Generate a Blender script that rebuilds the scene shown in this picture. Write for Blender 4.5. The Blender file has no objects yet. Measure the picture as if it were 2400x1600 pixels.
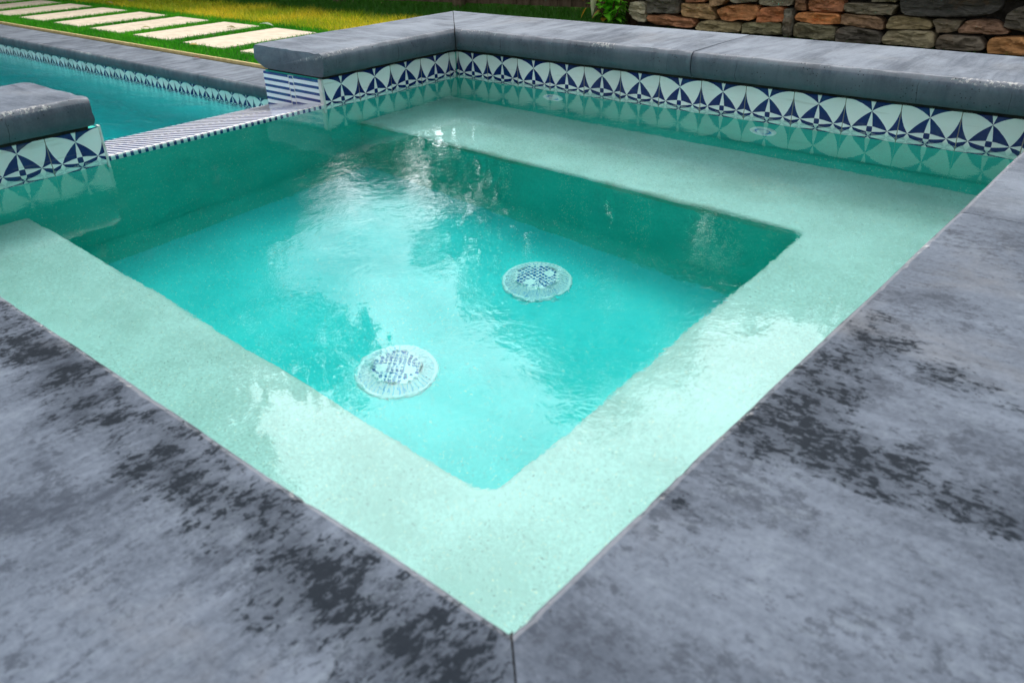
import bpy, bmesh, math, random
import numpy as np
from mathutils import Vector, Matrix, noise as mnoise

rad = math.radians
sc = bpy.context.scene
COL = sc.collection
random.seed(7)
RNG = np.random.default_rng(7)

# ------------------------------------------------------------------ camera
cam_d = bpy.data.cameras.new("camera")
cam = bpy.data.objects.new("camera", cam_d)
COL.objects.link(cam)
cam_d.sensor_width = 36.0
cam_d.lens = 28.76
cam_d.clip_start = 0.02
cam_d.clip_end = 2000
RX, DN, FW = (0.7575, 0.6521, -0.0301), (0.2927, -0.3806, -0.8772), (-0.5835, 0.6557, -0.4792)
M = Matrix(((RX[0], -DN[0], -FW[0], 2.416), (RX[1], -DN[1], -FW[1], -2.438), (RX[2], -DN[2], -FW[2], 0.630), (0, 0, 0, 1)))
cam.matrix_world = M
cam_d.dof.use_dof = True
cam_d.dof.focus_distance = 2.35
cam_d.dof.aperture_fstop = 9.0
sc.camera = cam

# ------------------------------------------------------------------ sky, sun, exposure
SUN_EL, SUN_AZ = 58.0, -30.0        # azimuth from +Y towards +X
sd = Vector((math.sin(rad(SUN_AZ)) * math.cos(rad(SUN_EL)), math.cos(rad(SUN_AZ)) * math.cos(rad(SUN_EL)), math.sin(rad(SUN_EL))))
w = bpy.data.worlds.new("World")
sc.world = w
w.use_nodes = True
nt = w.node_tree
nt.nodes.clear()
def N(t, typ, **kw):
    n = t.nodes.new(typ)
    for k, v in kw.items():
        if k.startswith("i_"):
            n.inputs[k[2:].replace("_", " ")].default_value = v
        else:
            setattr(n, k, v)
    return n
out = N(nt, "ShaderNodeOutputWorld")
bg = N(nt, "ShaderNodeBackground", i_Strength=0.10)
sky = N(nt, "ShaderNodeTexSky", sky_type='NISHITA', sun_disc=False, sun_elevation=rad(SUN_EL), sun_rotation=rad(SUN_AZ))
sky.dust_density = 2.0
tc = N(nt, "ShaderNodeTexCoord")
mp = N(nt, "ShaderNodeMapping")
mp.inputs["Scale"].default_value = (1, 1, 2.2)
cn = N(nt, "ShaderNodeTexNoise", i_Scale=2.3, i_Detail=7.0, i_Roughness=0.55)
cr = N(nt, "ShaderNodeValToRGB")
cr.color_ramp.elements[0].position = 0.30
cr.color_ramp.elements[1].position = 0.52
dot = N(nt, "ShaderNodeVectorMath", operation='DOT_PRODUCT')
GLOW = Vector((-0.56, 0.60, 0.62)).normalized()
dot.inputs[1].default_value = GLOW
mx = N(nt, "ShaderNodeMath", operation='MAXIMUM'); mx.inputs[1].default_value = 0
pw = N(nt, "ShaderNodeMath", operation='POWER'); pw.inputs[1].default_value = 3
ma = N(nt, "ShaderNodeMath", operation='MULTIPLY_ADD'); ma.inputs[1].default_value = 40.0; ma.inputs[2].default_value = 7.0
cc = N(nt, "ShaderNodeVectorMath", operation='SCALE'); cc.inputs[0].default_value = (0.93, 0.97, 1.0)
mixc = N(nt, "ShaderNodeMix", data_type='RGBA')
L = nt.links.new
L(tc.outputs["Generated"], mp.inputs["Vector"]); L(mp.outputs[0], cn.inputs["Vector"]); L(cn.outputs["Fac"], cr.inputs[0])
L(tc.outputs["Generated"], dot.inputs[0]); L(dot.outputs["Value"], mx.inputs[0]); L(mx.outputs[0], pw.inputs[0]); L(pw.outputs[0], ma.inputs[0])
L(ma.outputs[0], cc.inputs["Scale"])
L(cr.outputs[0], mixc.inputs[0]); L(sky.outputs[0], mixc.inputs[6]); L(cc.outputs[0], mixc.inputs[7])
L(mixc.outputs[2], bg.inputs[0]); L(bg.outputs[0], out.inputs[0])

sun_d = bpy.data.lights.new("sun", 'SUN')
sun_d.energy = 2.4
sun_d.angle = rad(12)
sun_d.color = (1.0, 0.94, 0.85)
sun = bpy.data.objects.new("sun", sun_d)
COL.objects.link(sun)
sun.rotation_euler = sd.to_track_quat('Z', 'Y').to_euler()

vs = sc.view_settings
vs.view_transform = 'Standard'
vs.look = 'None'
vs.gamma = 1
vs.exposure = 0.25
sc.cycles.use_denoising = True
sc.cycles.max_bounces = 14
sc.cycles.transmission_bounces = 12
sc.cycles.glossy_bounces = 6
sc.cycles.diffuse_bounces = 5
sc.cycles.transparent_max_bounces = 12
sc.cycles.sample_clamp_indirect = 8
sc.cycles.blur_glossy = 0.6

# ------------------------------------------------------------------ helpers
def link(o, parent=None):
    COL.objects.link(o)
    if parent is not None:
        o.parent = parent
    return o
def mesh(name, V, F, mats, parent=None, uv=None, attrs=None, smooth=True, midx=None, sharp=None):
    me = bpy.data.meshes.new(name)
    me.from_pydata([tuple(v) for v in V], [], [tuple(f) for f in F])
    if not isinstance(mats, (list, tuple)):
        mats = [mats]
    for m in mats:
        me.materials.append(m)
    if uv is not None:
        ul = me.uv_layers.new(name="UVMap")
        for lp in me.loops:
            ul.data[lp.index].uv = uv[lp.vertex_index]
    if attrs:
        for k, a in attrs.items():
            if len(np.shape(a)) == 1:
                at = me.attributes.new(k, 'FLOAT', 'POINT'); at.data.foreach_set("value", np.asarray(a, dtype=np.float32))
            else:
                at = me.attributes.new(k, 'FLOAT_COLOR', 'POINT'); at.data.foreach_set("color", np.asarray(a, dtype=np.float32).ravel())
    if smooth:
        me.polygons.foreach_set("use_smooth", [True] * len(me.polygons))
    if midx is not None:
        me.polygons.foreach_set("material_index", midx)
    me.update()
    if smooth and sharp is not None:
        me.set_sharp_from_angle(angle=rad(sharp))
    o = bpy.data.objects.new(name, me)
    return link(o, parent)
def empty(name, loc=(0, 0, 0), rz=0):
    o = bpy.data.objects.new(name, None)
    o.location = loc
    o.rotation_euler = (0, 0, rz)
    o.empty_display_size = 0.1
    return link(o)
def tag(o, label=None, cat=None, group=None, kind=None):
    if label: o["label"] = label
    if cat: o["category"] = cat
    if group: o["group"] = group
    if cat: o["kind"] = "thing"
    if kind: o["kind"] = kind
    return o
class MB:
    def __init__(s): s.V = []; s.F = []; s.A = []; s.m = []; s.UV = []
    def add(s, V, F, a=None, m=0, uv=None):
        b = len(s.V)
        s.V += [tuple(v) for v in V]
        s.F += [tuple(b + i for i in f) for f in F]
        s.m += [m] * len(F)
        s.A += [a] * len(V)
        s.UV += list(uv) if uv is not None else [(0, 0)] * len(V)
    def box(s, x0, x1, y0, y1, z0, z1, a=None, m=0):
        V = [(x0, y0, z0), (x1, y0, z0), (x1, y1, z0), (x0, y1, z0), (x0, y0, z1), (x1, y0, z1), (x1, y1, z1), (x0, y1, z1)]
        s.add(V, [(3, 2, 1, 0), (4, 5, 6, 7), (0, 1, 5, 4), (1, 2, 6, 5), (2, 3, 7, 6), (3, 0, 4, 7)], a, m)
    def tube(s, pts, radii, n=8, a=None, m=0, cap=True):
        b0 = []
        V = []; F = []
        for i, p in enumerate(pts):
            p = Vector(p)
            d = (Vector(pts[min(i + 1, len(pts) - 1)]) - Vector(pts[max(i - 1, 0)])).normalized()
            u = d.cross(Vector((0.31, 0.17, 0.93))).normalized(); v = d.cross(u)
            for k in range(n):
                t = 2 * math.pi * k / n
                V.append(p + (u * math.cos(t) + v * math.sin(t)) * radii[i])
        for i in range(len(pts) - 1):
            for k in range(n):
                F.append((i * n + k, i * n + (k + 1) % n, (i + 1) * n + (k + 1) % n, (i + 1) * n + k))
        if cap:
            F.append(tuple(range(n))[::-1]); F.append(tuple((len(pts) - 1) * n + k for k in range(n)))
        s.add(V, F, a, m)
    def lathe(s, prof, n=32, axis=None, a=None, m=0):
        V = []; F = []
        for r, z in prof:
            for k in range(n):
                t = 2 * math.pi * k / n
                V.append((r * math.cos(t), r * math.sin(t), z))
        for i in range(len(prof) - 1):
            for k in range(n):
                F.append((i * n + k, i * n + (k + 1) % n, (i + 1) * n + (k + 1) % n, (i + 1) * n + k))
        s.add(V, F, a, m)
    def build(s, name, mats, parent=None, smooth=False, attr=None, uv=False, sharp=None):
        at = None
        if attr: at = {attr: [x if x is not None else (0, 0, 0, 1) for x in s.A]}
        return mesh(name, s.V, s.F, mats, parent, uv=s.UV if uv else None, attrs=at, smooth=smooth, midx=s.m, sharp=sharp)
def bevel(o, wd=0.004, seg=2):
    m = o.modifiers.new("bevel", 'BEVEL'); m.width = wd; m.segments = seg; m.limit_method = 'ANGLE'; m.angle_limit = rad(40)
    return o

# ------------------------------------------------------------------ material helpers
def material(name):
    m = bpy.data.materials.new(name)
    m.use_nodes = True
    t = m.node_tree
    t.nodes.clear()
    o = t.nodes.new("ShaderNodeOutputMaterial")
    b = t.nodes.new("ShaderNodeBsdfPrincipled")
    t.links.new(b.outputs[0], o.inputs[0])
    return m, t, b, o
class G:
    """small expression helper around a node tree"""
    def __init__(s, t): s.t = t
    def _in(s, n, i, v):
        if isinstance(v, bpy.types.NodeSocket): s.t.links.new(v, n.inputs[i])
        else: n.inputs[i].default_value = v
    def m(s, op, a, b=0.0, c=0.0, clamp=False):
        n = s.t.nodes.new("ShaderNodeMath"); n.operation = op; n.use_clamp = clamp
        s._in(n, 0, a); s._in(n, 1, b); s._in(n, 2, c)
        return n.outputs[0]
    def step(s, a, lo, hi):
        n = s.t.nodes.new("ShaderNodeMapRange"); n.interpolation_type = 'SMOOTHSTEP'
        s._in(n, 0, a); s._in(n, 1, lo); s._in(n, 2, hi); s._in(n, 3, 0.0); s._in(n, 4, 1.0)
        return n.outputs[0]
    def mix(s, f, a, b, blend='MIX'):
        n = s.t.nodes.new("ShaderNodeMix"); n.data_type = 'RGBA'; n.blend_type = blend
        def c(v): return v if isinstance(v, bpy.types.NodeSocket) else (v[0], v[1], v[2], 1)
        s._in(n, 0, f); s._in(n, 6, c(a)); s._in(n, 7, c(b))
        return n.outputs[2]
    def noise(s, vec, scale, detail=4.0, rough=0.55, dist=0.0):
        n = s.t.nodes.new("ShaderNodeTexNoise")
        s._in(n, "Vector", vec); n.inputs["Scale"].default_value = scale; n.inputs["Detail"].default_value = detail
        n.inputs["Roughness"].default_value = rough; n.inputs["Distortion"].default_value = dist
        return n.outputs["Fac"]
    def vor(s, vec, scale, feature='F1', out="Distance", rnd=1.0):
        n = s.t.nodes.new("ShaderNodeTexVoronoi"); n.feature = feature
        s._in(n, "Vector", vec); n.inputs["Scale"].default_value = scale; n.inputs["Randomness"].default_value = rnd
        return n.outputs[out]
    def coord(s, which="Object"): return s.t.nodes.new("ShaderNodeTexCoord").outputs[which]
    def map(s, vec, scale=(1, 1, 1), loc=(0, 0, 0), rot=(0, 0, 0)):
        n = s.t.nodes.new("ShaderNodeMapping"); s._in(n, 0, vec)
        n.inputs["Scale"].default_value = scale; n.inputs["Rotation"].default_value = rot
        s._in(n, 1, loc)
        return n.outputs[0]
    def attr(s, name, o="Fac"):
        n = s.t.nodes.new("ShaderNodeAttribute"); n.attribute_name = name
        return n.outputs[o]
    def sep(s, v):
        n = s.t.nodes.new("ShaderNodeSeparateXYZ"); s._in(n, 0, v)
        return n.outputs
    def vadd(s, a, b):
        n = s.t.nodes.new("ShaderNodeVectorMath"); n.operation = 'ADD'; s._in(n, 0, a); s._in(n, 1, b)
        return n.outputs[0]
    def vscale(s, a, k):
        n = s.t.nodes.new("ShaderNodeVectorMath"); n.operation = 'SCALE'; s._in(n, 0, a); s._in(n, 3, k)
        return n.outputs[0]
    def rnd(s): return s.t.nodes.new("ShaderNodeObjectInfo").outputs["Random"]
    def bump(s, h, dist, strength=1.0):
        n = s.t.nodes.new("ShaderNodeBump"); n.inputs["Strength"].default_value = strength; n.inputs["Distance"].default_value = dist
        s._in(n, "Height", h)
        return n.outputs[0]
    def to(s, b, **kw):
        for k, v in kw.items():
            i = {"color": "Base Color", "rough": "Roughness", "normal": "Normal", "spec": "Specular IOR Level", "trans": "Transmission Weight",
                 "ior": "IOR", "coat": "Coat Weight", "sss": "Subsurface Weight", "metal": "Metallic"}[k]
            if not isinstance(v, bpy.types.NodeSocket) and k == "color": v = (v[0], v[1], v[2], 1)
            s._in(b, i, v)

def mat_concrete(name, c1, c2, wetcol, tint=(0.20, 0.19, 0.185)):
    m, t, b, o = material(name); g = G(t)
    off = g.m('MULTIPLY', g.rnd(), 37.0)
    cx = t.nodes.new("ShaderNodeCombineXYZ"); g._in(cx, 0, off); g._in(cx, 1, off); g._in(cx, 2, off)
    p = g.vadd(g.coord(), cx.outputs[0])
    st = g.noise(g.map(p, (70, 9, 20)), 1.0, 6, 0.7, 0.4)         # broom streaks across the slab
    st2 = g.noise(g.map(p, (18, 3.5, 6)), 1.0, 5, 0.65, 0.8)
    cl = g.noise(p, 4.0, 6, 0.62, 0.3)
    fine = g.noise(p, 150, 4, 0.7)
    def amp(n, k): return g.m('MULTIPLY', g.m('SUBTRACT', n, 0.5), k)
    f = g.m('ADD', amp(st, 1.5), g.m('ADD', amp(cl, 1.8), g.m('ADD', amp(st2, 0.9), g.m('ADD', amp(fine, 1.5), 0.50))), clamp=True)
    col = g.mix(f, c2, c1)
    warm = g.step(g.noise(p, 3.3, 5, 0.6, 0.5), 0.55, 0.72)
    col = g.mix(g.m('MULTIPLY', warm, 0.35), col, tint)
    fl = g.noise(g.map(p, (1.35, 0.85, 1)), 70, 7, 0.78)
    f2 = g.noise(g.map(p, (1.2, 0.9, 1), loc=(1, 8, 3)), 170, 4, 0.7)
    blot = g.noise(g.map(p, (1.0, 0.8, 1), loc=(4, 1, 9)), 7.5, 6, 0.62, 0.5)
    col = g.mix(g.m('MULTIPLY', g.step(blot, 0.46, 0.66), 0.45), col, (c2[0] * 0.75, c2[1] * 0.78, c2[2] * 0.82))
    mott = g.step(g.m('ADD', fl, g.m('ADD', amp(blot, 0.75), g.m('ADD', amp(f2, 0.45), amp(st2, 0.25)))), 0.515, 0.65)
    col = g.mix(g.m('MULTIPLY', mott, 0.62), col, (c2[0] * 0.40, c2[1] * 0.43, c2[2] * 0.48))
    lite = g.step(g.m('ADD', g.noise(g.map(p, (1.5, 0.8, 1), loc=(3, 5, 1)), 48, 6, 0.7), amp(cl, 0.5)), 0.57, 0.72)
    col = g.mix(g.m('MULTIPLY', lite, 0.35), col, (c1[0] * 1.35, c1[1] * 1.35, c1[2] * 1.25))
    dry = g.m('MULTIPLY', g.attr("dry"), g.step(g.m('ADD', st2, amp(cl, 0.6)), 0.22, 0.75))  # pale dry streaks plus the far slabs' sky sheen, both put into the colour
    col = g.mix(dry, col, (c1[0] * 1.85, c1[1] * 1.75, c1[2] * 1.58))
    lip = g.m('MULTIPLY', g.step(g.attr("edge"), 0.70, 0.80), 0.40)
    col = g.mix(lip, col, (0.27, 0.275, 0.30))
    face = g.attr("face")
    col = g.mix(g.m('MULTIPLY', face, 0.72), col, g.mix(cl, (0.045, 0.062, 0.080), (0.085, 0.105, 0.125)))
    # splashed, still damp patches
    wet = g.attr("wet")
    n1 = g.noise(g.map(p, (1.5, 0.8, 1), loc=(7, 2, 4)), 110, 6, 0.72, 0.3); n2 = g.noise(g.map(p, (1.3, 0.8, 1)), 22, 5, 0.65)
    wv = g.m('ADD', g.m('MULTIPLY', wet, 1.05), g.m('ADD', amp(n1, 4.0), amp(n2, 2.6)))
    damp = g.m('MULTIPLY', g.step(g.m('ADD', wet, amp(n2, 1.2)), 0.10, 0.75), 0.5)          # soft damp halo
    wf = g.m('MULTIPLY', g.step(wv, 0.34, 0.86), g.step(wet, 0.0, 0.30))
    wf = g.m('MAXIMUM', damp, g.m('MULTIPLY', wf, 0.96))
    wf = g.m('MULTIPLY', wf, g.step(wet, 0.0, 0.12))
    col = g.mix(wf, col, wetcol)
    # pinholes and chipped white aggregate on the arris
    e = g.attr("edge")
    pit = g.m('MULTIPLY', g.m('LESS_THAN', g.vor(p, 95), 0.17), g.m('GREATER_THAN', g.noise(p, 21, 2), 0.56))
    pit = g.m('MULTIPLY', pit, g.m('GREATER_THAN', e, 0.1))
    col = g.mix(g.m('MULTIPLY', pit, 0.85), col, (0.02, 0.022, 0.025))
    vx = t.nodes.new("ShaderNodeTexVoronoi"); vx.voronoi_dimensions = '1D'; vx.feature = 'DISTANCE_TO_EDGE'; vx.inputs["Scale"].default_value = 4.3
    g._in(vx, "W", g.m('ADD', g.sep(p)[0], amp(g.noise(p, 30, 4), 0.012)))
    crack = g.m('MULTIPLY', g.m('MULTIPLY', g.m('LESS_THAN', vx.outputs["Distance"], 0.0045), face), g.step(g.noise(p, 9, 3), 0.42, 0.55))
    col = g.mix(g.m('MULTIPLY', crack, 0.6), col, (0.015, 0.017, 0.02))
    chn = g.m('ADD', g.noise(p, 120, 3, 0.6), g.m('MULTIPLY', g.m('SUBTRACT', g.noise(p, 6, 2), 0.5), 0.7))
    chip = g.m('MULTIPLY', g.step(chn, 0.63, 0.70), g.step(e, 0.55, 0.95))
    col = g.mix(g.m('MULTIPLY', chip, 0.8), col, (0.50, 0.49, 0.48))
    g.to(b, color=col, rough=g.m('MULTIPLY_ADD', wf, 0.12, 0.66), spec=g.m('MULTIPLY_ADD', wf, -0.12, 0.20))
    h = g.m('ADD', g.m('MULTIPLY', st, 0.5), g.m('MULTIPLY_ADD', fine, 0.6, g.m('MULTIPLY', pit, -1.2)))
    h = g.m('ADD', h, g.m('MULTIPLY', chip, 0.8))
    g.to(b, normal=g.bump(h, 0.0016, 0.8))
    return m

def mat_tile(name):
    """hand painted arc tile, UV in tile units (u along the wall, v from -1 to 1)"""
    m, t, b, o = material(name); g = G(t)
    uv = g.sep(g.coord("UV"))
    fr = g.m('FRACT', uv[0])
    wob = g.m('MULTIPLY', g.m('SUBTRACT', g.noise(g.coord(), 60, 2), 0.5), 0.025)
    x = g.m('ABSOLUTE', g.m('MULTIPLY_ADD', fr, 2.0, g.m('SUBTRACT', wob, 1.0)))
    wn = t.nodes.new("ShaderNodeTexWhiteNoise"); wn.noise_dimensions = '1D'; g._in(wn, "W", g.m('FLOOR', uv[0]))
    jit = g.m('MULTIPLY', g.m('SUBTRACT', wn.outputs["Value"], 0.5), 0.07)
    y = g.m('ABSOLUTE', g.m('ADD', uv[1], g.m('ADD', wob, jit)))
    c0 = 0.65
    def petal(a, c):   # |a| < |g(c)|
        gg = g.m('ABSOLUTE', g.m('MULTIPLY', g.m('SUBTRACT', 1.0, g.m('POWER', g.m('DIVIDE', c, c0), 1.45)), 0.105))
        return g.m('LESS_THAN', a, gg)
    pv, ph = petal(x, y), petal(y, x)
    xor = g.m('ABSOLUTE', g.m('SUBTRACT', pv, ph))
    k, Rd, bb = -0.604, 1.604, 1.1
    R1 = math.hypot(bb, c0 + bb)
    def d2(ax, ay): 
        u = g.m('ADD', x, -ax); v = g.m('ADD', y, -ay)
        return g.m('SQRT', g.m('ADD', g.m('MULTIPLY', u, u), g.m('MULTIPLY', v, v)))
    W = g.m('MULTIPLY', g.m('GREATER_THAN', d2(-bb, -bb), R1), g.m('MULTIPLY', g.m('LESS_THAN', d2(1, k), Rd), g.m('LESS_THAN', d2(k, 1), Rd)))
    outside = g.m('GREATER_THAN', g.m('ADD', x, y), 0.0)
    white = g.m('MAXIMUM', xor, W)
    tone = g.noise(g.coord(), 22, 4, 0.6)
    wc = g.mix(tone, (0.76, 0.785, 0.765), (0.86, 0.88, 0.865))
    bc = g.mix(tone, (0.003, 0.010, 0.09), (0.006, 0.022, 0.16))
    col = g.mix(white, bc, wc)
    col = g.vscale(col, g.m('MULTIPLY_ADD', wn.outputs['Value'], 0.16, 0.90))
    gm = g.m('GREATER_THAN', x, 0.984)
    col = g.mix(gm, col, g.mix(g.noise(g.coord(), 35, 3), (0.05, 0.035, 0.02), (0.42, 0.38, 0.30)))
    dirt = g.step(g.noise(g.map(g.coord(), (4, 4, 60)), 1.0, 4), 0.60, 0.70)
    col = g.mix(g.m('MULTIPLY', dirt, 0.22), col, (0.22, 0.2, 0.13))
    g.to(b, color=col, rough=0.16, spec=0.35)
    g.to(b, normal=g.bump(g.m('ADD', g.m('MULTIPLY', gm, -1.0), g.m('MULTIPLY', tone, 0.5)), 0.0012, 0.7))
    return m

def mat_stripe(name):
    """blue and white stripes; UV u in stripe periods, v = grout mask coordinate in metres"""
    m, t, b, o = material(name); g = G(t)
    uv = g.sep(g.coord("UV"))
    sh = g.m('MULTIPLY', g.m('MULTIPLY', g.m('GREATER_THAN', uv[1], 0.165), g.m('LESS_THAN', uv[1], 0.193)), 0.10)
    blue = g.m('LESS_THAN', g.m('FRACT', g.m('ADD', uv[0], sh)), 0.43)
    tone = g.noise(g.coord(), 30, 3)
    col = g.mix(blue, g.mix(tone, (0.74, 0.76, 0.82), (0.84, 0.86, 0.9)), g.mix(tone, (0.005, 0.020, 0.16), (0.010, 0.036, 0.24)))
    def line(at): return g.m('LESS_THAN', g.m('ABSOLUTE', g.m('SUBTRACT', uv[1], at)), 0.0016)
    gl = g.m('MAXIMUM', line(0.165), g.m('MAXIMUM', line(0.193), line(0.002)))
    col = g.mix(gl, col, (0.70, 0.67, 0.62))
    g.to(b, color=col, rough=0.14, spec=0.5)
    g.to(b, normal=g.bump(g.m('ADD', g.m('MULTIPLY', gl, -1.0), g.m('MULTIPLY', tone, 0.5)), 0.001, 0.5))
    return m

def mat_plaster(name, c1, c2):
    m, t, b, o = material(name); g = G(t); p = g.coord()
    cl = g.noise(p, 4.0, 5, 0.6); fi = g.noise(p, 160, 3, 0.6)
    col = g.mix(g.m('MULTIPLY_ADD', g.m('SUBTRACT', fi, 0.5), 2.6, g.m('MULTIPLY_ADD', g.m('SUBTRACT', cl, 0.5), 3.2, 0.5), clamp=True), c1, c2)
    sp = g.m('LESS_THAN', g.vor(p, 230), 0.30)
    sel = g.vor(p, 230, out="Color")
    s3 = t.nodes.new("ShaderNodeSeparateColor"); g._in(s3, 0, sel)
    dark = g.m('MULTIPLY', sp, g.m('GREATER_THAN', s3.outputs[0], 0.80))
    lite = g.m('MULTIPLY', sp, g.m('GREATER_THAN', s3.outputs[1], 0.84))
    col = g.mix(g.m('MULTIPLY', dark, 0.55), col, (0.16, 0.22, 0.19))
    col = g.mix(g.m('MULTIPLY', lite, 0.6), col, (0.9, 0.84, 0.66))
    q = g.sep(p)
    e1 = g.m('ABSOLUTE', g.m('ADD', q[1], 0.515))
    stn = g.m('MULTIPLY', g.step(g.m('ADD', e1, g.m('MULTIPLY', g.noise(p, 12, 4), 0.05)), 0.052, 0.018), g.m('MULTIPLY', g.m('GREATER_THAN', q[2], -0.40), g.step(g.noise(p, 3.1, 3), 0.40, 0.6)))
    stn = g.m('MULTIPLY', stn, g.step(q[0], 1.68, 1.60))
    col = g.mix(g.m('MULTIPLY', stn, 0.4), col, (0.26, 0.22, 0.09))
    g.to(b, color=col, rough=0.7, spec=0.2)
    g.to(b, normal=g.bump(g.m('ADD', fi, g.m('MULTIPLY', cl, 3)), 0.0015, 0.6))
    return m

def mat_water(name, absorb, density, fn):
    m, t, b, o = material(name); g = G(t)
    g.to(b, color=(1, 1, 1), rough=0.0, trans=1.0, ior=1.333)
    g.to(b, normal=fn(g))
    va = t.nodes.new("ShaderNodeVolumeAbsorption")
    va.inputs["Color"].default_value = (*absorb, 1); va.inputs["Density"].default_value = density
    t.links.new(va.outputs[0], o.inputs["Volume"])
    return m
def spa_ripple(g):
    p = g.coord()
    w1 = g.noise(p, 3.2, 2, 0.5, 0.3)
    w2 = g.noise(g.map(p, (1, 1.0, 1), rot=(0, 0, rad(40))), 13, 3, 0.5, 0.8)
    w3 = g.noise(p, 42, 3, 0.55, 1.2)
    msk = g.step(g.noise(g.map(p, loc=(3.1, 1.7, 0)), 1.7, 3, 0.5), 0.42, 0.62)
    h = g.m('MULTIPLY_ADD', g.m('MULTIPLY', w3, g.m('MULTIPLY_ADD', msk, 0.80, 0.12)), 0.26, g.m('MULTIPLY_ADD', g.m('MULTIPLY', w2, g.m('MULTIPLY_ADD', msk, 0.80, 0.15)), 0.60, g.m('MULTIPLY', w1, 1.2)))
    return g.bump(h, 0.0015, 1.0)
def pool_ripple(g):
    p = g.coord()
    w1 = g.noise(g.map(p, (0.7, 1.5, 1), rot=(0, 0, rad(-35))), 4.5, 3, 0.5, 0.5)
    w2 = g.noise(g.map(p, (0.7, 1.6, 1), rot=(0, 0, rad(-40))), 16, 3, 0.5, 0.8)
    return g.bump(g.m('MULTIPLY_ADD', w2, 0.45, w1), 0.010, 1.0)

def mat_simple(name, c1, c2, scale=8, rough=0.7, spec=0.3, bump=0.0, stretch=(1, 1, 1), attr=None, detail=5, bscale=None):
    m, t, b, o = material(name); g = G(t); p = g.coord()
    n = g.noise(g.map(p, stretch), scale, detail, 0.6)
    col = g.mix(g.step(n, 0.3, 0.7), c1, c2)
    if attr: col = g.mix(1.0, g.attr(attr, "Color"), col, 'MULTIPLY')
    g.to(b, color=col, rough=rough, spec=spec)
    if bump: g.to(b, normal=g.bump(g.noise(g.map(p, stretch), bscale or scale * 3, 5, 0.65), bump, 1.0))
    return m
def mat_leaf(name, attr, trans=0.35, rough=0.45):
    m, t, b, o = material(name); g = G(t)
    col = g.attr(attr, "Color")
    g.to(b, color=col, rough=rough, spec=0.35)
    tr = t.nodes.new("ShaderNodeBsdfTranslucent"); t.links.new(col, tr.inputs[0])
    ms = t.nodes.new("ShaderNodeMixShader"); ms.inputs[0].default_value = trans
    t.links.new(b.outputs[0], ms.inputs[1]); t.links.new(tr.outputs[0], ms.inputs[2]); t.links.new(ms.outputs[0], o.inputs[0])
    return m

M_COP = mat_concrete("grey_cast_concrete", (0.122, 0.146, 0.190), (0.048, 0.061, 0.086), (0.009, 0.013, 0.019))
M_TILE = mat_tile("painted_arc_tile")
M_STR = mat_stripe("striped_tile")
M_MORT = mat_simple("dark_recess_mortar", (0.020, 0.018, 0.016), (0.045, 0.04, 0.035), 20, 0.95, 0.1, 0.01)
M_SAND = mat_simple("sandy_joint_grit", (0.10, 0.085, 0.07), (0.42, 0.38, 0.33), 90, 0.95, 0.1, 0.004)
M_PLA = mat_plaster("pale_bench_plaster", (0.43, 0.595, 0.545), (0.57, 0.765, 0.72))
M_WALL = mat_plaster("shaded_wall_plaster", (0.035, 0.49, 0.40), (0.06, 0.60, 0.50))  # same plaster as the bench, underwater shade put into its colour
M_FLO = mat_plaster("aqua_floor_plaster", (0.05, 0.62, 0.62), (0.085, 0.73, 0.73))
M_PPLA = mat_plaster("pool_plaster", (0.40, 0.80, 0.75), (0.50, 0.88, 0.83))
M_WAT = mat_water("spa_water_clear", (0.0, 0.865, 0.855), 0.46, spa_ripple)
M_PWAT = mat_water("pool_water_clear", (0.0, 0.93, 0.96), 1.2, pool_ripple)
M_GROUT = mat_simple("pale_grout", (0.55, 0.55, 0.52), (0.70, 0.70, 0.68), 40, 0.6, 0.3, 0.001)
M_STUC = mat_simple("grey_stucco", (0.26, 0.26, 0.27), (0.36, 0.36, 0.36), 12, 0.85, 0.2, 0.004, bscale=60)
M_PAV = mat_simple("cream_paver_concrete", (0.54, 0.46, 0.35), (0.67, 0.58, 0.46), 7, 0.8, 0.25, 0.0015, stretch=(1, 3, 1), bscale=70)
M_SOIL = mat_simple("soil", (0.045, 0.05, 0.02), (0.09, 0.085, 0.035), 5, 0.95, 0.1, 0.02)
M_TURFB = mat_simple("turf_backing", (0.02, 0.06, 0.008), (0.035, 0.09, 0.014), 14, 0.9, 0.1, 0.01)
M_DECK = mat_simple("broomed_deck_concrete", (0.28, 0.28, 0.30), (0.36, 0.36, 0.37), 6, 0.8, 0.3, 0.002, bscale=80)
M_WOOD = mat_simple("weathered_fence_wood", (0.085, 0.058, 0.036), (0.17, 0.12, 0.08), 3, 0.8, 0.2, 0.004, stretch=(6, 6, 1), bscale=14)
M_RAIL = mat_simple("weathered_rail_wood", (0.10, 0.072, 0.046), (0.20, 0.145, 0.095), 3, 0.8, 0.2, 0.004, stretch=(1, 6, 6), bscale=14)
M_GREYW = mat_simple("grey_stake_wood", (0.16, 0.14, 0.12), (0.28, 0.25, 0.22), 6, 0.85, 0.2, 0.003, stretch=(6, 6, 1))
M_BARK = mat_simple("bark", (0.07, 0.045, 0.028), (0.16, 0.10, 0.06), 9, 0.9, 0.15, 0.02, stretch=(3, 3, 0.7))
M_MORT = mat_simple("dark_recess_mortar", (0.020, 0.018, 0.016), (0.045, 0.04, 0.035), 20, 0.95, 0.1, 0.01)
M_EDGE = mat_simple("cream_edging", (0.55, 0.42, 0.18), (0.70, 0.56, 0.28), 20, 0.7, 0.2)
M_LEAF = mat_leaf("foliage", "leafcol")
M_GRASS = mat_leaf("grass_blades", "leafcol", 0.30, 0.5)
M_WPLA = mat_simple("white_plastic", (0.90, 0.91, 0.93), (0.95, 0.96, 0.97), 10, 0.3, 0.5)
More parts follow.
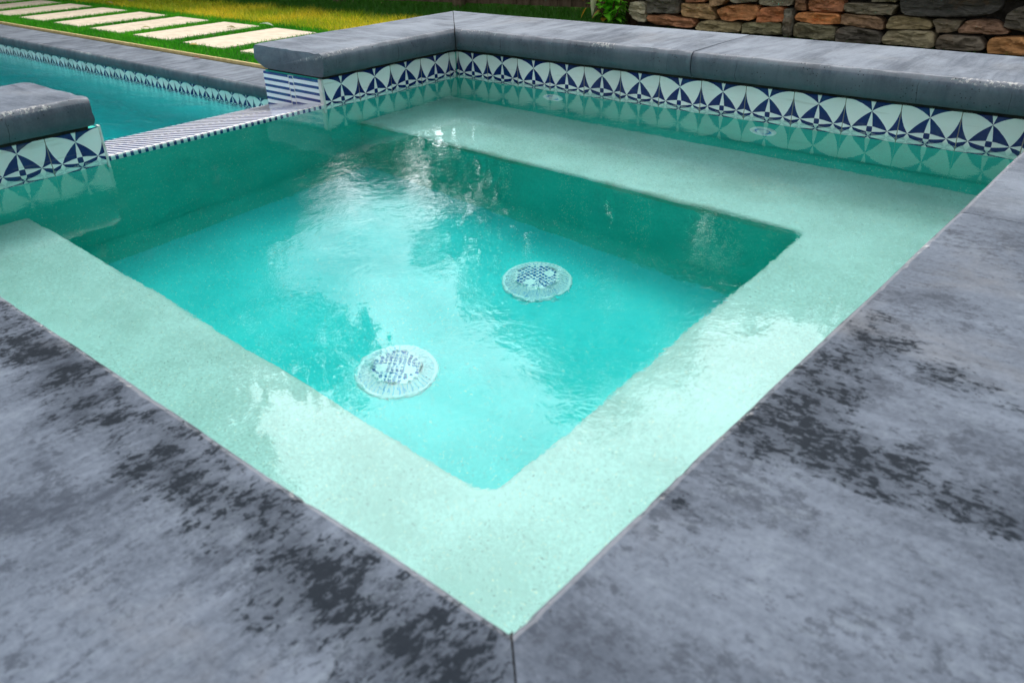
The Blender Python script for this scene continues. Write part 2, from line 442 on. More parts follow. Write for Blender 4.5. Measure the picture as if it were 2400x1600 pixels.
M_SLOT = mat_simple("skirt_slot", (0.30, 0.55, 0.80), (0.40, 0.65, 0.88), 30, 0.6, 0.2)
M_HOLE = mat_simple("drain_slot", (0.02, 0.18, 0.60), (0.08, 0.45, 0.75), 30, 0.6, 0.2)

def mat_stone():
    m, t, b, o = material("ledge_stone"); g = G(t); p = g.coord()
    base = g.attr("leafcol", "Color")
    st = g.noise(g.map(p, (5, 5, 22)), 1.6, 6, 0.65, 0.8)
    n = g.noise(p, 14, 6, 0.65, 0.4)
    k = g.m('MULTIPLY_ADD', g.m('SUBTRACT', n, 0.5), 2.0, g.m('MULTIPLY_ADD', g.m('SUBTRACT', st, 0.5), 1.6, 1.0))
    k = g.m('MAXIMUM', k, 0.25)
    col = g.vscale(base, k)
    rust = g.step(g.noise(p, 5.5, 4, 0.6), 0.55, 0.72)
    col = g.mix(g.m('MULTIPLY', rust, 0.25), col, (0.26, 0.13, 0.05))
    g.to(b, color=col, rough=0.82, spec=0.25)
    g.to(b, normal=g.bump(g.m('ADD', g.m('MULTIPLY', st, 0.9), n), 0.03, 0.9))
    return m
M_STONE = mat_stone()

# ------------------------------------------------------------------ dimensions (metres, spa water level = 0, far tile corner = origin)
LX = LY = 2.182
PT = 0.1555
ZC = 0.010
TT, TB = ZC + PT / 2, ZC - PT / 2
HC = 0.180
OV = 0.0485
CT = 0.081
DB, DF = 0.36, 0.78
WX, WY0, WY1 = 1.695, -1.695, -0.515
SY0, SY1 = -1.450, -0.669
XB = -0.347
GZ = -0.315
PWZ = -0.475

# ------------------------------------------------------------------ ground, pavements (setting)
def sheet_cells(xs, ys, skip, z):
    V = []; F = []
    for i in range(len(xs)):
        for j in range(len(ys)):
            V.append((xs[i], ys[j], z))
    n = len(ys)
    for i in range(len(xs) - 1):
        for j in range(n - 1):
            cx, cy = (xs[i] + xs[i + 1]) / 2, (ys[j] + ys[j + 1]) / 2
            if not skip(cx, cy):
                F.append((i * n + j, (i + 1) * n + j, (i + 1) * n + j + 1, i * n + j + 1))
    return V, F
V, F = sheet_cells([-400, -60, -11.2, -0.32, 2.50, 60, 400], [-400, -60, -6.2, -2.50, 0.32, 0.55, 60, 400],
                   lambda x, y: (-11.2 < x < -0.32 and -6.2 < y < 0.55) or (-0.32 < x < 2.5 and -2.5 < y < 0.32), GZ - 0.012)
tag(mesh("ground", V, F, M_SOIL, smooth=False), kind="structure")
mb = MB(); mb.box(2.50, 6.0, -6.0, 3.0, GZ - 0.008, GZ); mb.box(-0.30, 2.50, -6.0, -2.52, GZ - 0.008, GZ)
tag(mb.build("deck", M_DECK), kind="structure")
mb = MB(); mb.box(-11.0, -0.6, 0.74, 1.97, GZ - 0.008, GZ - 0.004)
tag(mb.build("turf_base", M_TURFB), kind="structure")

# ------------------------------------------------------------------ spa basin
spa = tag(empty("spa_basin", (LX / 2, -LY / 2, -0.9)), "raised square spa with pale aqua plaster, benches and a blue and white tile band", "spa")
spa_off = Vector((LX / 2, -LY / 2, -0.9))
def child(o, par=spa):
    o.parent = par
    o.matrix_parent_inverse = Matrix.Translation(par.location).inverted()
    return o
# walls
mb = MB()
mb.box(-0.345, 2.515, 0.006, 0.335, -0.95, TT)                 # far
mb.box(LX + 0.006, 2.515, -2.515, 0.006, -0.95, TT)            # near right
mb.box(-0.345, LX + 0.006, -2.515, -LY - 0.006, -0.95, TT)     # near left
mb.box(-0.341, -0.006, SY0 - 0.0065, SY1 + 0.0065, -0.95, -0.052)                # weir
mb.box(-0.341, -0.006, SY1 + 0.006, 0.006, -0.95, TT)          # wing
mb.box(-0.341, -0.006, -LY - 0.006, SY0 - 0.006, -0.95, TT)
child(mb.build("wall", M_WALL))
mb = MB(); zt0, zt1 = TT - 0.002, HC - CT - 0.0015
mb.box(-0.33, 2.50, 0.0, 0.32, zt0, zt1); mb.box(LX, 2.50, -2.50, 0.0, zt0, zt1); mb.box(-0.33, LX, -2.50, -LY, zt0, zt1)
mb.box(-0.33, 0.0, SY1 + 0.01, 0.0, zt0, zt1); mb.box(-0.33, 0.0, -LY, SY0 - 0.03, zt0, zt1)
child(mb.build("mortar_bed", M_MORT))
# outer skirt of the raised spa
mb = MB()
mb.box(-0.352, 2.525, 0.335, 0.345, GZ - 0.3, TT - 0.003); mb.box(2.515, 2.525, -2.525, 0.335, GZ - 0.3, TT - 0.003)
mb.box(-0.352, 2.515, -2.525, -2.515, GZ - 0.3, TT - 0.003)
child(mb.build("outer_skirt", M_STUC))
# bench and well: one plastered mesh
def well_path():
    r = 0.036
    pts = []
    def ln(a, b, n):
        for i in range(n): pts.append((a[0] + (b[0] - a[0]) * i / n, a[1] + (b[1] - a[1]) * i / n))
    ln((-0.004, WY1), (WX - r, WY1), 60)
    for i in range(12):
        t = math.pi / 2 - (math.pi / 2) * i / 12
        pts.append((WX - r + r * math.cos(t), WY1 - r + r * math.sin(t)))
    ln((WX, WY1 - r), (WX, WY0 + r), 45)
    for i in range(12):
        t = -(math.pi / 2) * i / 12
        pts.append((WX - r + r * math.cos(t), WY0 + r + r * math.sin(t)))
    ln((WX - r, WY0), (-0.004, WY0), 60)
    pts.append((-0.004, WY0))
    return pts
path = well_path()
NP_ = len(path)
nrm = []
for i in range(NP_):
    a, b_ = path[max(i - 1, 0)], path[min(i + 1, NP_ - 1)]
    d = Vector((b_[0] - a[0], b_[1] - a[1])).normalized()
    nrm.append(Vector((d.y, -d.x)) * -1)      # pointing out of the well (onto the bench)
nrm = [n for n in nrm]
# make sure normals point away from the well centre
cx, cy = WX / 2, (WY0 + WY1) / 2
nrm = [n if (Vector((p[0] - cx, p[1] - cy)).dot(n) > 0) else -n for n, p in zip(nrm, path)]
prof = []
rb = 0.022
for k in range(7):
    t = k / 6 * math.pi / 2
    prof.append((rb - rb * math.sin(t), -DB - rb + rb * math.cos(t)))
prof.append((0.0, -DB - 0.2))
rc = 0.05
for k in range(7):
    t = k / 6 * math.pi / 2
    prof.append((-rc + rc * math.cos(t), -DF + rc - rc * math.sin(t)))
V = []; F = []
for i, (p, n) in enumerate(zip(path, nrm)):
    wv = 0.004 * mnoise.noise(Vector((p[0] * 7, p[1] * 7, 1.3))) + 0.0025 * mnoise.noise(Vector((p[0] * 22, p[1] * 22, 4.3)))
    if i == 0 or i == NP_ - 1: n = Vector((0, n.y)).normalized()
    for (a, z) in prof:
        V.append((p[0] + n.x * (a + wv), p[1] + n.y * (a + wv), z))
K = len(prof)
for i in range(NP_ - 1):
    for k in range(K - 1):
        F.append((i * K + k, i * K + k + 1, (i + 1) * K + k + 1, (i + 1) * K + k))
# bench top, with a cove against the outer walls
cv = 0.045
b0 = len(V)
def outer_of(p):
    x = min(max(p[0], -0.004), LX - cv); y = min(max(p[1], -LY + cv), -cv)
    return x, y
outer = []
for i, p in enumerate(path):
    x, y = p
    n = nrm[i]
    # project outwards onto the rectangle where the cove starts
    ts = []
    if n.x > 1e-6: ts.append((LX - cv - x) / n.x)
    if n.y > 1e-6: ts.append((-cv - y) / n.y)
    if n.y < -1e-6: ts.append((-LY + cv - y) / n.y)
    tt = min(ts)
    outer.append((x + n.x * tt, y + n.y * tt))
NO = 9
for i in range(NP_):
    px, py, _ = V[i * K]
    for k in range(1, NO + 1):
        f = k / NO
        x = px + (outer[i][0] - px) * f; y = py + (outer[i][1] - py) * f
        V.append((x, y, -DB + 0.003 * mnoise.noise(Vector((x * 3, y * 3, 0.5))) * math.sin(f * math.pi)))
for i in range(NP_ - 1):
    F.append((i * K, (i + 1) * K, b0 + (i + 1) * NO, b0 + i * NO))
    for k in range(NO - 1):
        F.append((b0 + i * NO + k, b0 + (i + 1) * NO + k, b0 + (i + 1) * NO + k + 1, b0 + i * NO + k + 1))
# corner fillers of the bench top are covered by the sweep of the rounded corners
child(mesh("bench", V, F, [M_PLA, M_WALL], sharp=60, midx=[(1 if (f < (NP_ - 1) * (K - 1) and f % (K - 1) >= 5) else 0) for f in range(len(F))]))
mb = MB()
def cove(a, b, inward, z, r):
    a, b = Vector(a), Vector(b); inw = Vector(inward)
    V = []; F = []; n = 7
    for i, p in enumerate((a, b)):
        for k in range(n):
            t = k / (n - 1) * math.pi / 2
            q = p + inw * (r - r * math.sin(t))
            V.append((q.x, q.y, z + r - r * math.cos(t)))
    for k in range(n - 1): F.append((k, k + 1, n + k + 1, n + k))
    mb.add(V, F)
cove((0, -0.001), (LX, -0.001), (0, -1), -DB - 0.001, cv + 0.004); cove((LX, 0), (LX, -LY), (-1, 0), -DB - 0.001, cv + 0.004); cove((0, -LY), (LX, -LY), (0, 1), -DB - 0.001, cv + 0.004)
cove((-0.004, WY0), (-0.004, WY1), (1, 0), -DF - 0.001, 0.075)
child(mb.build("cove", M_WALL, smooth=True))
mb = MB(); mb.box(-0.006, WX + 0.02, WY0 - 0.02, WY1 + 0.02, -0.95, -DF)
child(mb.build("floor", M_FLO))

# tile bands (one tile course at the waterline)
def band(axis, s0, s1, plane, facing, ucen, usign, name="tile_band", z0=TB, z1=TT, th=0.005, mat=None, par=spa):
    """axis 'x': runs along x on plane y=plane; facing = direction of its face"""
    V = []; UV = []
    n = 2
    for s in (s0, s1):
        for z in (z0, z1):
            for dpt in (0, th):
                c = plane - facing * dpt
                V.append((s, c, z) if axis == 'x' else (c, s, z))
                UV.append(((s - ucen) * usign / PT + 0.5, (z - (z0 + z1) / 2) / ((z1 - z0) / 2)))
    F = [(0, 2, 6, 4), (1, 5, 7, 3), (2, 3, 7, 6), (0, 4, 5, 1), (0, 1, 3, 2), (4, 6, 7, 5)]
    return child(mesh(name, V, F, mat or M_TILE, uv=UV, smooth=False), par)
band('x', 0.0, LX, 0.0, -1, 0.0895, 1)
band('y', SY1, -0.005, 0.0, 1, -0.1189, -1)
band('y', -LY + 0.005, SY0, 0.0, 1, -1.5247, -1)
band('x', 0.0, LX, -LY, 1, 0.08, 1)
band('y', -LY + 0.005, -0.005, LX, -1, -0.08, -1)

# spillway crest with striped tile, its face under water and the striped wing ends
PS = 0.0229
def quad(name, P, UV, mat=M_STR, th=None):
    o = child(mesh(name, P, [(0, 1, 2, 3)], mat, uv=UV, smooth=False))
    md = o.modifiers.new("thickness", 'SOLIDIFY'); md.thickness = 0.006; md.offset = -1
    return o
zf, zb = 0.004, -0.038
# crest: u along y
nseg = 40
V = []; UV = []; F = []
prof = [(0.0, -0.045), (0.0, 0.0005), (-0.0015, 0.003), (-0.005, zf), (-0.17, zf + (zb - zf) * 0.47), (XB, zb), (XB, zb - 0.12)]
vv = [0.05, 0.0045, 0.002, 0.0055, 0.17, 0.345, 0.40]
prof.append((-0.012, -0.048)); vv.append(0.1)
for y in (SY0, SY1):
    for (x, z), v in zip(prof, vv):
        V.append((x, y, z)); UV.append(((y - SY0) / PS, v))
K = len(prof)
for k in range(K - 1):
    F.append((k, K + k, K + k + 1, k + 1))
F.append((K - 1, 2 * K - 1, K, 0)); F.append(tuple(range(K))); F.append(tuple(range(2 * K - 1, K - 1, -1)))
child(mesh("spillway_crest", V, F, M_STR, uv=UV, smooth=False))
# striped wing ends: stripes run horizontally -> u along z
def wing_end(y, sg):
    x0, x1 = XB, -0.016
    P = [(x0, y, -0.06), (x1, y, -0.06), (x1, y, TT - 0.004), (x0, y, TT - 0.004)]
    if sg > 0: P = P[::-1]
    UV = [((p[2] + 0.0395) / PS + 0.0 + (0.0), -p[0]) for p in P]
    quad("striped_end_tile", P, UV)
wing_end(SY1 - 0.0005, -1)
wing_end(SY0 + 0.0005, 1)
mb = MB(); mb.box(-0.016, 0.0025, SY1 - 0.0035, SY1 + 0.006, -0.11, TT)
o = child(mb.build("corner_trim", M_GROUT)); bevel(o, 0.0015, 2)
mb = MB(); mb.box(-0.016, 0.0015, SY0 - 0.004, SY0 + 0.0035, -0.11, TT + 0.004)
o = child(mb.build("corner_trim", M_GROUT)); bevel(o, 0.0015, 2)

# ------------------------------------------------------------------ coping slabs
def poly_sd(poly, x, y):
    """signed distance (positive inside)"""
    ins = False; dm = 9.0
    n = len(poly)
    for i in range(n):
        x0, y0 = poly[i]; x1, y1 = poly[(i + 1) % n]
        if (y0 > y) != (y1 > y) and x < (x1 - x0) * (y - y0) / (y1 - y0 + 1e-12) + x0: ins = not ins
        dx, dy = x1 - x0, y1 - y0
        t = max(0, min(1, ((x - x0) * dx + (y - y0) * dy) / (dx * dx + dy * dy + 1e-12)))
        dm = min(dm, math.hypot(x - x0 - t * dx, y - y0 - t * dy))
    return dm if ins else -dm
WET_L = [([(1.20, -2.17), (1.301, -2.166), (1.379, -2.15), (1.446, -2.148), (1.519, -2.148), (1.56, -2.153), (1.623, -2.185), (1.664, -2.187), (1.672, -2.195), (1.629, -2.214), (1.553, -2.208), (1.463, -2.198), (1.371, -2.191), (1.2, -2.19)], 0.62),
         ([(1.688, -2.168), (1.712, -2.152), (1.758, -2.16), (1.79, -2.172), (1.826, -2.168), (1.871, -2.163), (1.911, -2.16), (1.945, -2.18), (1.92, -2.199), (1.891, -2.197), (1.901, -2.215), (1.868, -2.215), (1.831, -2.217), (1.794, -2.224), (1.755, -2.224), (1.727, -2.206)], 0.66),
         ([(1.932, -2.186), (1.978, -2.169), (2.012, -2.166), (2.06, -2.178), (2.099, -2.172), (2.123, -2.162), (2.149, -2.16), (2.180, -2.185), (2.15, -2.24), (2.123, -2.222), (2.081, -2.225), (2.045, -2.222), (1.995, -2.231), (1.96, -2.214)], 0.85)]
WET_R = [([(2.145, -1.562), (2.178, -1.513), (2.237, -1.578), (2.224, -1.608), (2.199, -1.659), (2.183, -1.684), (2.161, -1.656), (2.167, -1.611)], 0.5),
         ([(2.151, -1.684), (2.177, -1.67), (2.2, -1.701), (2.199, -1.724), (2.226, -1.768), (2.253, -1.766), (2.301, -1.775), (2.3, -1.819), (2.262, -1.828), (2.233, -1.829), (2.191, -1.844), (2.155, -1.848), (2.153, -1.815), (2.158, -1.757)], 0.80),
         ([(2.308, -1.804), (2.33, -1.787), (2.383, -1.784), (2.43, -1.79), (2.43, -1.815), (2.376, -1.823), (2.341, -1.814), (2.325, -1.823)], 0.66),
         ([(2.245, -1.604), (2.275, -1.581), (2.277, -1.598), (2.248, -1.614)], 0.55),
         ([(2.146, -1.906), (2.169, -1.905), (2.175, -1.935), (2.165, -1.967), (2.146, -1.96)], 0.5),
         ([(2.29, -1.601), (2.343, -1.6), (2.347, -1.62), (2.292, -1.611)], 0.5)]
PROF = [(0.0155, 0.0), (0.0135, -0.0016), (0.0118, -0.0014), (0.0085, -0.0045), (0.0045, -0.0105), (0.0015, -0.0185), (0.0, -0.028), (0.0, -0.042), (0.0, -0.054), (0.003, -0.063), (0.0085, -0.072), (0.016, -0.078), (0.026, -CT)]
EDGE = [0.75, 0.8, 1.0, 1.0, 0.85, 0.5, 0.35, 0.3, 0.3, 0.25, 0.2, 0.15, 0.0]
def coping(name, p0, dirn, s0, s1, m0, m1, label, width=0.415, top=HC, ds=0.02, da=0.03, wet=None, wob=1.0, seed=0, group="coping slabs round the spa", mat=None, endcap=(0, 0), th=1.0, fill=None, dry=0.0):
    """slab whose nose runs from p0 along dirn; local x along, local y outwards; m0/m1: +1 mitre (grows outwards), 0 square"""
    d = Vector((dirn[0], dirn[1], 0)).normalized()
    outw = Vector((-d.y, d.x, 0))
    if th < 0: outw = -outw
    o = empty(name + "_tmp"); 
    prof = [(width, -0.050), (width - 0.004, -0.012), (width - 0.010, -0.003), (width - 0.018, 0.0)]
    edge = [0.2, 0.4, 0.3, 0.1]
    na = max(2, int((width - 0.04) / da))
    for k in range(1, na):
        a = (width - 0.018) + (0.0155 - (width - 0.018)) * k / na
        prof.append((a, 0.0)); edge.append(0.0)
    prof += PROF; edge += EDGE
    prof += [(width - 0.06, -CT), (width - 0.02, -CT + 0.012)]; edge += [0, 0]
    ns = max(2, int((s1 - s0) / ds))
    V = []; W = []; E = []; FC = []
    for i in range(ns + 1):
        t = i / ns
        for (a, z), e in zip(prof, edge):
            sa = s0 - m0 * a; sb = s1 + m1 * a
            s = sa + (sb - sa) * t
            # eased ends
            aa, zz = a, z
            if a < 0.06:
                wv = mnoise.noise(Vector((s * 3.1 + seed * 7.7, 0.3, seed))) * 0.0022 + mnoise.noise(Vector((s * 11 + seed * 7.7, z * 30, seed))) * 0.0012
                if e >= 0.75: wv += max(0, mnoise.noise(Vector((s * 45, z * 90, seed + 3.0))) - 0.25) * 0.006
                aa = a + wv * wob
                if e >= 0.75: zz = z - max(0, mnoise.noise(Vector((s * 38, a * 300, seed + 9.0))) - 0.25) * 0.004 * wob
            zz += 0.0012 * mnoise.noise(Vector((s * 4, a * 4, seed + 0.5)))
            for (cap, sgn, send) in ((endcap[0], 1, sa), (endcap[1], -1, sb)):
                if cap:
                    dist = abs(s - send)
                    if dist < 0.02:
                        s = s + sgn * 0.006 * mnoise.noise(Vector((a * 22, z * 26, seed + 2.2)))
                        if z > -0.02: zz -= 0.006 * (1 - dist / 0.02) * (0.6 + mnoise.noise(Vector((a * 30, 1, seed))))
                        if a < 0.03: aa += 0.006 * (1 - dist / 0.02) * (0.7 + mnoise.noise(Vector((z * 60, 2, seed))))
                        e = max(e, 0.6)
            V.append((s, aa if th > 0 else -aa, zz)); E.append(e)
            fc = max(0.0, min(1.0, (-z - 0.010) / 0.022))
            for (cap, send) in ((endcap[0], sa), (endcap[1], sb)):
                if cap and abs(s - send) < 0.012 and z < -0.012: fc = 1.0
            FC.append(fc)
            wt = 0.0
            if wet:
                P = p0[0] + d.x * s + outw.x * aa, p0[1] + d.y * s + outw.y * aa
                for poly, amp in wet:
                    sdv = poly_sd(poly, P[0], P[1])
                    wt = max(wt, amp * max(0, min(1, (sdv + 0.045) / 0.066)))
            W.append(wt)
    K = len(prof); F = []
    for i in range(ns):
        for k in range(K):
            k2 = (k + 1) % K
            F.append((i * K + k, i * K + k2, (i + 1) * K + k2, (i + 1) * K + k))
    F.append(tuple(range(K))[::-1]); F.append(tuple(ns * K + k for k in range(K)))
    if th < 0: F = [f[::-1] for f in F]
    bpy.data.objects.remove(o)
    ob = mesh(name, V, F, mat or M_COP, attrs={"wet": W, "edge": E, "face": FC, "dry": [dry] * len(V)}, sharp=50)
    ob.location = (p0[0], p0[1], top)
    ob.rotation_euler = (0, 0, math.atan2(d.y, d.x))
    if fill:
        send = s1; mi = m1
        mbx = MB(); hw = (g2 + 0.001) * (1.41 if mi else 1.0)
        P0 = Vector((send + mi * 0.003, 0.003 if mi else 0.017)); P1 = Vector((send + mi * (width - 0.02), width - 0.02))
        c_ = [(P0.x - 0.001, P0.y), (P0.x + 2 * hw, P0.y), (P1.x + 2 * hw, P1.y), (P1.x - 0.001, P1.y)]
        lo, hi = -0.079, fill[1]
        n_ = 40; V = []; F = []
        for q in range(n_ + 1):
            f = q / n_
            A = Vector(c_[0]).lerp(Vector(c_[3]), f); B = Vector(c_[1]).lerp(Vector(c_[2]), f)
            hz = hi + 0.002 * mnoise.noise(Vector((f * 30, seed, 0)))
            V += [(A.x, A.y, lo), (A.x, A.y, hz), (B.x, B.y, hz), (B.x, B.y, lo)]
        for q in range(n_):
            for k in range(4): F.append((q * 4 + k, q * 4 + (k + 1) % 4, q * 4 + 4 + (k + 1) % 4, q * 4 + 4 + k))
        F += [(3, 2, 1, 0), (n_ * 4, n_ * 4 + 1, n_ * 4 + 2, n_ * 4 + 3)]
        mesh("joint_filler", V, F, fill[0], ob, smooth=False)
    return tag(ob, label, "coping slab", group)
NX, NY = LX - OV, -LY + OV      # near nose lines
g2 = 0.0018
# far side, runs along +x with its outside towards +y
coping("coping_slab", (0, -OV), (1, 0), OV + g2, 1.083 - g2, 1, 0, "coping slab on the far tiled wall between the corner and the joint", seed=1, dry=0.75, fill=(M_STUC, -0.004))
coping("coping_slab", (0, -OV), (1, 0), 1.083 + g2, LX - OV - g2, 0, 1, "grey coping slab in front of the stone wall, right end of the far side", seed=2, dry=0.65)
# right side, runs along -y with its outside towards +x
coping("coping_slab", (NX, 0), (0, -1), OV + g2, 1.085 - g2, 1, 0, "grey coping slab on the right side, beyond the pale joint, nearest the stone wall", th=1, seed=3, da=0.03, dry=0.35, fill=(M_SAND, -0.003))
coping("coping_slab", (NX, 0), (0, -1), 1.085 + g2, LY - OV - g2, 0, 1, "large grey coping slab in the right foreground with a dark damp streak", th=1, seed=4, ds=0.007, da=0.008, wet=WET_R, fill=(M_MORT, -0.010))
# near side, runs along -x with its outside towards -y
coping("coping_slab", (LX, NY), (-1, 0), OV + g2, LX - OV - g2, 1, 1, "grey coping slab in the left foreground with damp splash marks along its edge", th=1, seed=5, ds=0.007, da=0.008, wet=WET_L)
# left side wings, run along +y with outside towards -x
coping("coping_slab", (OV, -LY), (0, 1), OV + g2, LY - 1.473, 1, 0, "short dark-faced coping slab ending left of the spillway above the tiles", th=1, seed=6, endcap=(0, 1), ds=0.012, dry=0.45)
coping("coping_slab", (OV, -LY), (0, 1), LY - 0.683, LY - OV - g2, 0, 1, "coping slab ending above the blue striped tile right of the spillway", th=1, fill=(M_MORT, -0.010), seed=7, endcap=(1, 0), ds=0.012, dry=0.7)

# ------------------------------------------------------------------ spa water
nx = 4
V = []; F = []
x0, x1, y0, y1 = -0.020, LX + 0.020, -LY - 0.020, 0.020
V = [(x0, y0, -0.9), (x1, y0, -0.9), (x1, y1, -0.9), (x0, y1, -0.9), (x0, y0, 0), (x1, y0, 0), (x1, y1, 0), (x0, y1, 0)]
F = [(3, 2, 1, 0), (4, 5, 6, 7), (0, 1, 5, 4), (1, 2, 6, 5), (2, 3, 7, 6), (3, 0, 4, 7)]
tag(mesh("spa_water", V, F, M_WAT, smooth=False), kind="structure")

# ------------------------------------------------------------------ drain covers on the floor
def drain(x, y, rot, label):
    t = tag(empty("drain_cover", (x, y, -DF), rot), label, "drain cover", "round white drain covers on the spa floor")
    R = 0.100
    mb = MB()
    mb.lathe([(R, 0.0), (R + 0.001, 0.004), (R - 0.002, 0.007), (R - 0.006, 0.0085), (R - 0.008, 0.0075)], 72)
    rim = mb.build("rim", M_WPLA, t, smooth=True)
    # slotted skirt: ribs white, slots recessed
    mb = MB()
    n = 44; r0, r1 = 0.064, R - 0.008
    for k in range(n):
        for (f0, f1, dep, mi) in ((0.0, 0.66, 0.0, 0), (0.66, 1.0, 0.004, 1)):
            a0, a1 = 2 * math.pi * (k + f0) / n, 2 * math.pi * (k + f1) / n
            V = []
            for a in (a0, a1):
                V += [(r1 * math.cos(a), r1 * math.sin(a), 0.008 - dep * 0.5), (r0 * math.cos(a), r0 * math.sin(a), 0.026 - dep)]
            mb.add(V, [(0, 2, 3, 1)], m=mi)
            if mi == 0:
                V2 = []
                for a in (a0, a1):
                    V2 += [(r1 * math.cos(a), r1 * math.sin(a), 0.008), (r0 * math.cos(a), r0 * math.sin(a), 0.026), (r0 * math.cos(a), r0 * math.sin(a), 0.018), (r1 * math.cos(a), r1 * math.sin(a), 0.003)]
                mb.add(V2, [(0, 1, 2, 3), (4, 7, 6, 5)], m=0)
    mb.build("skirt", [M_WPLA, M_SLOT], t)
    # central grate: square cells with recessed holes, two solid screw bosses
    mb = MB(); c = 0.0118; rr = 0.066
    nn = int(rr / c) + 1
    def hz(x, y): return 0.026 + 0.006 * max(0.0, 1 - (x * x + y * y) / rr ** 2)
    for i in range(-nn, nn):
        for j in range(-nn, nn):
            xa, xb, ya, yb = i * c, (i + 1) * c, j * c, (j + 1) * c
            xm, ym = (xa + xb) / 2, (ya + yb) / 2
            r = math.hypot(xm, ym)
            if r > rr - 0.001: continue
            boss = math.hypot(abs(xm) - 0.036, ym + 0.012) < 0.0165 or r > rr - 0.010
            if boss:
                mb.add([(xa, ya, hz(xa, ya)), (xb, ya, hz(xb, ya)), (xb, yb, hz(xb, yb)), (xa, yb, hz(xa, yb))], [(0, 1, 2, 3)])
            else:
                k = c * 0.16
                O = [(xa, ya), (xb, ya), (xb, yb), (xa, yb)]; I = [(xa + k, ya + k), (xb - k, ya + k), (xb - k, yb - k), (xa + k, yb - k)]
                V = [(u, v, hz(u, v)) for u, v in O] + [(u, v, hz(u, v)) for u, v in I] + [(u, v, hz(u, v) - 0.005) for u, v in I]
                mb.add(V, [(0, 1, 5, 4), (1, 2, 6, 5), (2, 3, 7, 6), (3, 0, 4, 7)])
                mb.add(V, [(8, 9, 10, 11), (4, 5, 9, 8), (5, 6, 10, 9), (6, 7, 11, 10), (7, 4, 8, 11)], m=1)
    mb.build("grate", [M_WPLA, M_HOLE], t)
    return t
drain(1.058, -1.338, rad(35), "round white slotted drain cover on the spa floor, the nearer and larger-looking one")
drain(1.072, -0.812, rad(80), "round white slotted drain cover on the spa floor, towards the far bench")

# return jets on the far wall
def jet(x, z, label):
    t = tag(empty("return_jet", (x, 0.006, z)), label, "return jet", "white return jets in the far wall")
    t.rotation_euler = (rad(90), 0, 0)
    mb = MB(); mb.lathe([(0.044, 0.0), (0.044, 0.008), (0.040, 0.012), (0.033, 0.013), (0.031, 0.010), (0.030, 0.002)], 36)
    mb.build("ring", M_WPLA, t, smooth=True)
    mb = MB(); mb.lathe([(0.020, 0.004), (0.019, 0.012), (0.015, 0.017), (0.011, 0.018), (0.009, 0.016), (0.008, 0.004), (0.0005, 0.003)], 28)
    mb.build("eyeball", M_WPLA, t, smooth=True)
    mb = MB(); mb.lathe([(0.031, 0.003), (0.0005, 0.003)], 28)
    mb.build("socket", M_HOLE, t)
    return t
jet(0.490, -0.165, "round white return jet under the far tiles, left one, nearer the tiled corner")
jet(1.325, -0.165, "round white return jet under the far tiles, right one, in front of the stone wall")

# ------------------------------------------------------------------ swimming pool beyond the spillway
pool = tag(empty("pool_basin", (-5.7, -2.8, -1.7)), "turquoise swimming pool below the spillway with a blue and white tile line", "pool")
PX0, PX1, PY0, PY1 = -11.0, XB, -6.0, 0.37
mb = MB()
mb.box(PX0 - 0.2, PX1 + 0.02, PY1 + 0.006, PY1 + 0.30, -1.8, -0.402)
mb.box(PX0 - 0.2, PX0, PY0, PY1 + 0.006, -1.8, -0.402)
mb.box(PX0 - 0.2, PX1 + 0.02, PY0 - 0.2, PY0, -1.8, -0.402)
mb.box(PX1 + 0.0002, PX1 + 0.02, -2.52, PY1, -1.8, -0.13)
mb.box(PX1, PX1 + 0.02, PY0, -2.52, -1.8, -0.402)
child(mb.build("wall", M_PPLA), pool)
mb = MB(); mb.box(PX0 - 0.2, PX1 + 0.02, PY0 - 0.2, PY1 + 0.3, -1.9, -1.55)
child(mb.build("floor", M_PPLA), pool)
band('x', PX0, PX1, PY1, -1, -2.129 + PT / 2, 1, z0=-0.402 - PT, z1=-0.402, par=pool)
px0, px1, py0, py1 = PX0 - 0.05, PX1 + 0.012, PY0 - 0.05, PY1 + 0.03
V = [(px0, py0, -1.8), (px1, py0, -1.8), (px1, py1, -1.8), (px0, py1, -1.8), (px0, py0, PWZ), (px1, py0, PWZ), (px1, py1, PWZ), (px0, py1, PWZ)]
tag(mesh("pool_water", V, [(3, 2, 1, 0), (4, 5, 6, 7), (0, 1, 5, 4), (1, 2, 6, 5), (2, 3, 7, 6), (3, 0, 4, 7)], M_PWAT, smooth=False), kind="structure")
gp = "coping slabs along the far side of the pool"
for (a, b, lab) in ((-3.16, -0.36, "pool coping slab running behind the spillway wing, beside the nearest paver"),
                    (-4.44, -3.16, "middle pool coping slab with a small brown leaf near its joint, between two visible joints"),
                    (-5.60, -4.44, "pool coping slab second from the photo's left edge, beside the turf"),
                    (-6.88, -5.60, "pool coping slab cut by the photo's left edge, farthest one in view")):
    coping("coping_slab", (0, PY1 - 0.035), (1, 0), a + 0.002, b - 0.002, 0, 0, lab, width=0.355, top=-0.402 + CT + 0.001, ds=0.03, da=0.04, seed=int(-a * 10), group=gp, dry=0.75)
mb = MB(); mb.box(-9.5, -0.5, 0.713, 0.728, GZ - 0.05, GZ + 0.008)
tag(mb.build("edging_strip", M_EDGE), "thin yellowish edging strip between the pool coping and the green turf", "edging")

